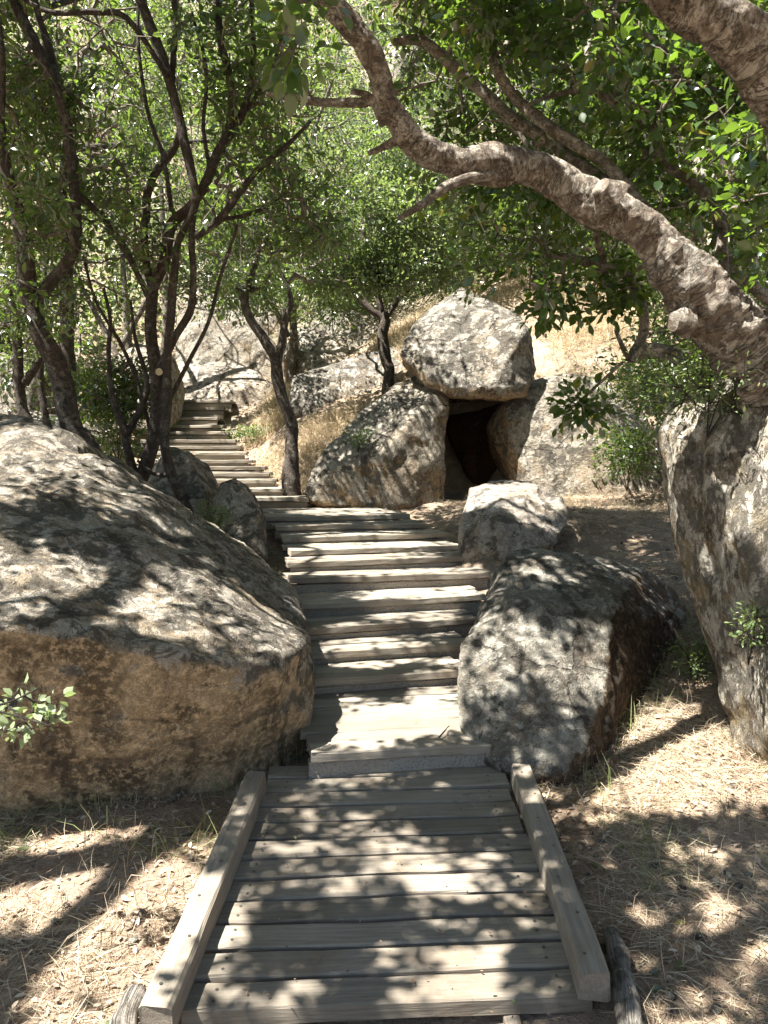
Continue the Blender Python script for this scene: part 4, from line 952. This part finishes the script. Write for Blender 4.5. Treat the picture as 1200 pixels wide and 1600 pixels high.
shrub('leafy dark understorey shrub between the left boulder and the tree stems', 185, 720, 7.6, .5, .9, 320, 68, M_leaf, (.05, .02), 8, spread=.1)
shrub('low dry tuft shrub in front of the pointed brown stone', 335, 830, 6.35, .14, .22, 60, 69, M_leaf_herb, (.04, .010), 7)
shrub('green bush against the boulders behind the forked tree', 420, 520, 12.8, .7, 1.1, 240, 70, M_leaf, (.055, .03), 9, spread=.14)
shrub('dark hanging bush above the flat topped slab', 520, 520, 13.2, .8, 1.0, 260, 71, M_leaf, (.055, .03), 9, spread=.14)
for k, (px, py, d, s, lab) in enumerate([(690, 330, 24, 2.2, 'round sunny bush on the pale cliff slope at top centre'), (560, 300, 22, 1.8, 'sunlit bush on the slope behind the central tree crown'), (150, 330, 22, 2.2, 'large bush on the slope behind the far left trees'),
                              (960, 330, 20, 2.2, 'wide bush on the slope behind the arching limb'), (700, 180, 30, 2.6, 'highest bush on the cliff at top centre'), (300, 300, 25, 2.6, 'bush high on the slope behind the left stems')]):
    q = P(px, py, d); z0 = g1(q[0], q[1])
    shrub(lab, px, py, d, s, s*.9, 420, 72+k, M_leaf_pale, (.11, .06), 9, onrock=False, spread=.3, name='bush', rt=.004)
# sprig of overexposed leaves reaching in at the left edge
make_tree('leafy_sprig', 'sprig of small leaves with sun brightness in their colour reaching in from the left edge over the ochre rock', 'shrub',
    [[(-90, 1130, 2.2, 3), (-30, 1110, 2.25, 2.4), (20, 1095, 2.3, 1.8), (60, 1075, 2.3, 1.2)], [(-20, 1108, 2.25, 1.6), (30, 1120, 2.25, 1.3), (80, 1135, 2.25, 1)], [(10, 1100, 2.28, 1.5), (50, 1140, 2.25, 1)]],
    [(0, 100, 1062, 1155, 2.15, 2.4, 30)], leaf=(.032, .021), per=5, detail=1, seed=81, mat=M_bark, lmat=M_leaf_sprig, rtip=.0009, spread=.022, k_limb=6, sides=4, step=.05, filt=False, lump=.02, crown_name='foliage', upn=.3)

# ------------------------------------------------------------------ old timbers beside the ramp
a = Pz(955, 1458, .03); b_ = Pz(990, 1640, .0)
log('weathered_post', 'weathered grey split post lying against the outside of the right beam', catmull(np.array([a, (a*.5+b_*.5)+np.array([.008, 0, .01]), b_]), 8), np.linspace(.030, .040, 17), M_log, 71, 'post')
a = Pz(214, 1552, .0); b_ = Pz(190, 1640, -.05)
log('tree_stump', 'pale cracked wood stub against the near end of the left beam', catmull(np.array([a, (a+b_)/2+np.array([-.01, 0, .01]), b_]), 8), np.linspace(.034, .042, 17), M_log, 73, 'stub')

# ------------------------------------------------------------------ ground cover
def scatter_xy(polys, n, r):
    out = []
    tot = sum(p[4] for p in polys)
    for (x0, x1, y0, y1, wgt) in polys:
        m = int(n*wgt/tot); out.append(np.c_[r.uniform(x0, x1, m), r.uniform(y0, y1, m)])
    return np.vstack(out)
def off_path(xy, margin=.0):
    x, y = xy[:, 0], xy[:, 1]
    ln = np.array([[L[0]-.05, (L[1]+R[1])/2, R[0]+.05] for L, R, z in steps])
    yl = np.r_[2.0, 3.3, ln[:, 1]]; xl = np.r_[-.72, -.60, ln[:, 0]]; xr = np.r_[.74, .68, ln[:, 2]]
    return (x < np.interp(y, yl, xl)-margin) | (x > np.interp(y, yl, xr)+margin)
def blades(name, lab, polys, n, L, W, lift, mat, seed, patch=None, curve=.5, path=True, thr=0., zoff=.004):
    r = rng(seed); xy = scatter_xy(polys, n, r)
    if path: xy = xy[off_path(xy)]
    if patch:
        f = fbm(np.c_[xy*patch, np.zeros(len(xy))], 3, seed)+r.normal(0, .12, len(xy)); xy = xy[f > thr]
    m = len(xy); z = gz(xy[:, 0], xy[:, 1])+zoff
    az = r.uniform(0, 2*np.pi, m); el = np.abs(r.normal(0, lift, m)).clip(0, 1.45); l = L*r.uniform(.4, 1.3, m); wd = W*r.uniform(.6, 1.3, m)
    d0 = np.c_[np.cos(az)*np.cos(el), np.sin(az)*np.cos(el), np.sin(el)]
    turn = r.normal(0, curve, m); az2 = az+turn; el2 = el-np.abs(r.normal(0, curve*.8, m))*(el > .15)
    d1 = np.c_[np.cos(az2)*np.cos(el2), np.sin(az2)*np.cos(el2), np.sin(el2)]
    b0 = np.c_[xy, z]; p1 = b0+d0*(l*.5)[:, None]; p2 = p1+d1*(l*.5)[:, None]
    gz2 = gz(p2[:, 0], p2[:, 1])+zoff*.5; p2[:, 2] = np.maximum(p2[:, 2], gz2); p1[:, 2] = np.maximum(p1[:, 2], z)
    s = np.cross(d0, r.normal(size=(m, 3))); s /= np.linalg.norm(s, axis=1)[:, None]+1e-9; s *= wd[:, None]/2
    V = np.stack([b0-s, b0+s, p1+s*.8, p1-s*.8, p2+s*.2, p2-s*.2], 1).reshape(-1, 3)
    Q = (np.array([[0, 1, 2, 3], [3, 2, 4, 5]])[None]+(np.arange(m)*6)[:, None, None]).reshape(-1, 4)
    return tag(link(name, quads_mesh(name, V, Q, [mat], True)), lab, None, None, 'stuff')
near = [(-2.6, -.6, 1.5, 3.4, 3), (.6, 2.4, 1.5, 5.0, 5)]
mid = [(.7, 3.6, 5.0, 9.3, 5), (-2.2, -.4, 5.0, 8.8, 2)]
blades('dry_grass', 'matted dry straw and fallen grass on the earth beside the boardwalk', near, 46000, .12, .0030, .28, M_straw, 901, 1.7, .7, thr=-.12)
blades('pine_needles', 'brown needle litter on the earth', near+mid, 44000, .065, .0022, .18, M_needle, 902, 2.2, .3, thr=-.15)
blades('dry_grass', 'dry grass litter on the slope before the cave', mid, 26000, .12, .004, .3, M_straw, 903, 1.2, .6, thr=-.1)
blades('golden_grass', 'golden standing grass on the bank between the trees', [(-1.9, .6, 9.3, 12.6, 3), (1.6, 4.6, 10.3, 14.5, 4), (-.2, 1.6, 11.3, 14, 2), (-2.2, -1.2, 12, 15, 1), (-5, -2, 14, 17, 1)], 62000, .26, .007, .95, M_grassgold, 904, 1.4, .5, thr=-.16)
blades('golden_grass', 'golden grass tufts at the rocks near the cave', [(1.0, 3.0, 8.2, 9.2, 1), (.8, 1.4, 7.0, 8.0, .5), (1.6, 2.6, 7.6, 8.4, .6)], 3500, .14, .003, 1.0, M_grassgold, 905, 2.5, .5, thr=.05)
blades('grass_tufts', 'thin dry and green grass tufts at the rock feet', [(-2.4, -.6, 2.9, 3.35, 2), (.9, 2.0, 2.6, 3.8, 2), (1.1, 1.6, 3.6, 4.6, 1), (-1.3, -.5, 5.2, 7.6, 1)], 3600, .15, .0026, 1.0, M_grassgreen, 906, 3.0, .6, thr=.05)
blades('grass_tufts', 'straw coloured standing grass stalks around the ramp', [(-2.4, -.6, 2.2, 3.35, 2), (.75, 2.0, 2.0, 4.2, 3)], 2600, .13, .0024, .9, M_straw, 907, 2.0, .7, thr=.05)
def rock_feet(name, lab, n, L, W, mat, seed, ymax=10, lift=1.0):
    r = rng(seed); pts = []
    for me, org in ROCKS:
        if org[1] > ymax: continue
        k = len(me.vertices); co = np.empty(k*3); me.vertices.foreach_get('co', co); co = co.reshape(-1, 3)+org
        g = gz(co[:, 0], co[:, 1]); m = np.abs(co[:, 2]-g) < .035
        pts.append(co[m][:, :2])
    pts = np.vstack(pts); wgt = 1/np.maximum(pts[:, 1], 2); wgt = wgt*(fbm(np.c_[pts*2.2, np.zeros(len(pts))], 2, seed) > -.05); xy = pts[r.choice(len(pts), n, p=wgt/wgt.sum())]+r.normal(0, .045, (n, 2))
    xy = xy[off_path(xy, -.05)]; m = len(xy); z = gz(xy[:, 0], xy[:, 1])
    az = r.uniform(0, 2*np.pi, m); el = (r.normal(lift, .4, m)).clip(.05, 1.5); l = L*r.uniform(.3, 1.3, m)
    d0 = np.c_[np.cos(az)*np.cos(el), np.sin(az)*np.cos(el), np.sin(el)]; el2 = el-r.uniform(0, 1.2, m)
    d1 = np.c_[np.cos(az)*np.cos(el2), np.sin(az)*np.cos(el2), np.sin(el2)]
    b0 = np.c_[xy, z-.005]; p1 = b0+d0*(l*.5)[:, None]; p2 = p1+d1*(l*.5)[:, None]
    sd = np.c_[-np.sin(az), np.cos(az), np.zeros(m)]*(W*.5*r.uniform(.6, 1.3, m))[:, None]
    V = np.stack([b0-sd, b0+sd, p1+sd*.8, p1-sd*.8, p2+sd*.2, p2-sd*.2], 1).reshape(-1, 3)
    Q = (np.array([[0, 1, 2, 3], [3, 2, 4, 5]])[None]+(np.arange(m)*6)[:, None, None]).reshape(-1, 4)
    return tag(link(name, quads_mesh(name, V, Q, [mat], True)), lab, None, None, 'stuff')
rock_feet('dry_grass', 'dry grass banked against the feet of the boulders', 9000, .11, .003, M_straw, 951, 10, .7)
rock_feet('grass_tufts', 'green and straw tufts at the feet of the boulders', 2600, .16, .003, M_grassgreen, 952, 10, 1.1)
rock_feet('pine_needles', 'needle litter drifted against the boulders', 9000, .07, .0025, M_needle, 953, 10, .2)
def litter(name, lab, polys, n, size, mat, seed, path=True, zfun=None):
    r = rng(seed); xy = scatter_xy(polys, n, r)
    if path: xy = xy[off_path(xy)]
    m = len(xy); z = gz(xy[:, 0], xy[:, 1])+.008 if zfun is None else zfun(xy)
    az = r.uniform(0, 2*np.pi, m); tl = r.normal(0, .25, m)
    di = np.c_[np.cos(az)*np.cos(tl), np.sin(az)*np.cos(tl), np.sin(tl)]; nm = r.normal(0, .35, (m, 3))+np.array([0, 0, 1.])
    nm -= di*(nm*di).sum(1)[:, None]; nm /= np.linalg.norm(nm, axis=1)[:, None]
    L = size*r.uniform(.4, 1.3, m)
    return tag(link(name, leaves_mesh(name, np.c_[xy, z+np.abs(np.sin(tl))*L*.5], di, nm, L, L*.5, mat, 0)), lab, None, None, 'stuff')
litter('leaf_litter', 'fallen dead leaves scattered on the earth', near+mid, 9000, .03, M_litter, 911)
litter('leaf_litter', 'fallen leaves scattered over the upper bank', [(-4.5, 0, 8.8, 14, 3), (-4.5, -1.3, 5, 9, 2)], 6000, .045, M_litter, 912)
# scrub that covers the slope behind the wood
r = rng(931); n_ = 110000
xy = np.c_[r.uniform(-15, 12, n_), 15.2+22*r.random(n_)**1.3]
f = fbm(np.c_[xy*.55, np.zeros(n_)], 3, 77); kp_ = f > -.02; xy, f = xy[kp_], f[kp_]; m_ = len(xy)
z_ = gz(xy[:, 0], xy[:, 1])+np.clip((f+.02)*4.5, .08, 1.5)*r.random(m_)**.6
di = r.normal(size=(m_, 3)); di[:, 2] = np.abs(di[:, 2])*.6; di /= np.linalg.norm(di, axis=1)[:, None]; nm = r.normal(0, .5, (m_, 3))+np.array([0, -.3, .9]); nm -= di*(nm*di).sum(1)[:, None]; nm /= np.linalg.norm(nm, axis=1)[:, None]
L_ = r.uniform(.06, .15, m_)
tag(link('undergrowth', leaves_mesh('undergrowth', np.c_[xy, z_], di, nm, L_, L_*.55, M_leaf, 0)), 'low green scrub spread over the slope behind the wood', None, None, 'stuff')
# debris lying on the boards
litter('leaf_crumbs', 'tiny leaf crumbs and dirt on the boardwalk planks', [(-.55, .55, 2.05, 3.4, 1)], 150, .012, M_needle, 913, False, lambda q: dz(q[:, 1])+.006)
litter('fallen_green_leaves', 'fresh green leaves dropped on the earth and boards', [(.7, 2.2, 1.9, 3.4, 2), (-2, -.7, 2, 3.2, 1)], 26, .05, M_leaf_pale, 914)
litter('fallen_green_leaves', 'few green leaves dropped on the boardwalk planks', [(-.5, .5, 2.1, 3.4, 1)], 9, .028, M_leaf_pale, 915, False, lambda q: dz(q[:, 1])+.008)
q = P(695, 1135, 3.65); q[2] = .245
log('fallen_twig', 'small dark forked twig lying on the sunlit landing of the steps', catmull(np.array([q+[-.03, -.05, 0], q+[.0, 0, .012], q+[.012, .05, .004], q+[.03, .09, .006]]), 5), np.linspace(.004, .002, 16), M_bark, 75, 'twig')
# pebbles
def pebbles(name, lab, polys, n, s0, seed, mat):
    r = rng(seed); xy = scatter_xy(polys, n, r); xy = xy[off_path(xy)]; m = len(xy)
    t = bmesh.new(); bmesh.ops.create_icosphere(t, subdivisions=1, radius=1); tv = np.array([v.co[:] for v in t.verts]); tf = np.array([[v.index for v in f.verts] for f in t.faces]); t.free()
    s = s0*r.uniform(.3, 1, m)**1.7; sc = r.uniform(.55, 1.2, (m, 1, 3)); jit = 1+r.normal(0, .14, (m, len(tv), 1))
    V = tv[None]*jit*sc*s[:, None, None]; c = np.c_[xy, gz(xy[:, 0], xy[:, 1])+s*.15]
    V = (V+c[:, None]).reshape(-1, 3); F = (tf[None]+(np.arange(m)*len(tv))[:, None, None]).reshape(-1, 3)
    return tag(link(name, quads_mesh(name, V, F, [mat], False)), lab, None, None, 'stuff')
pebbles('pebbles', 'small stones and clods on the dry earth', near+mid+[(-2.0, .2, 9, 12, 2)], 700, .024, 921, R_mid)
print('SCENE objects', len(bpy.data.objects))
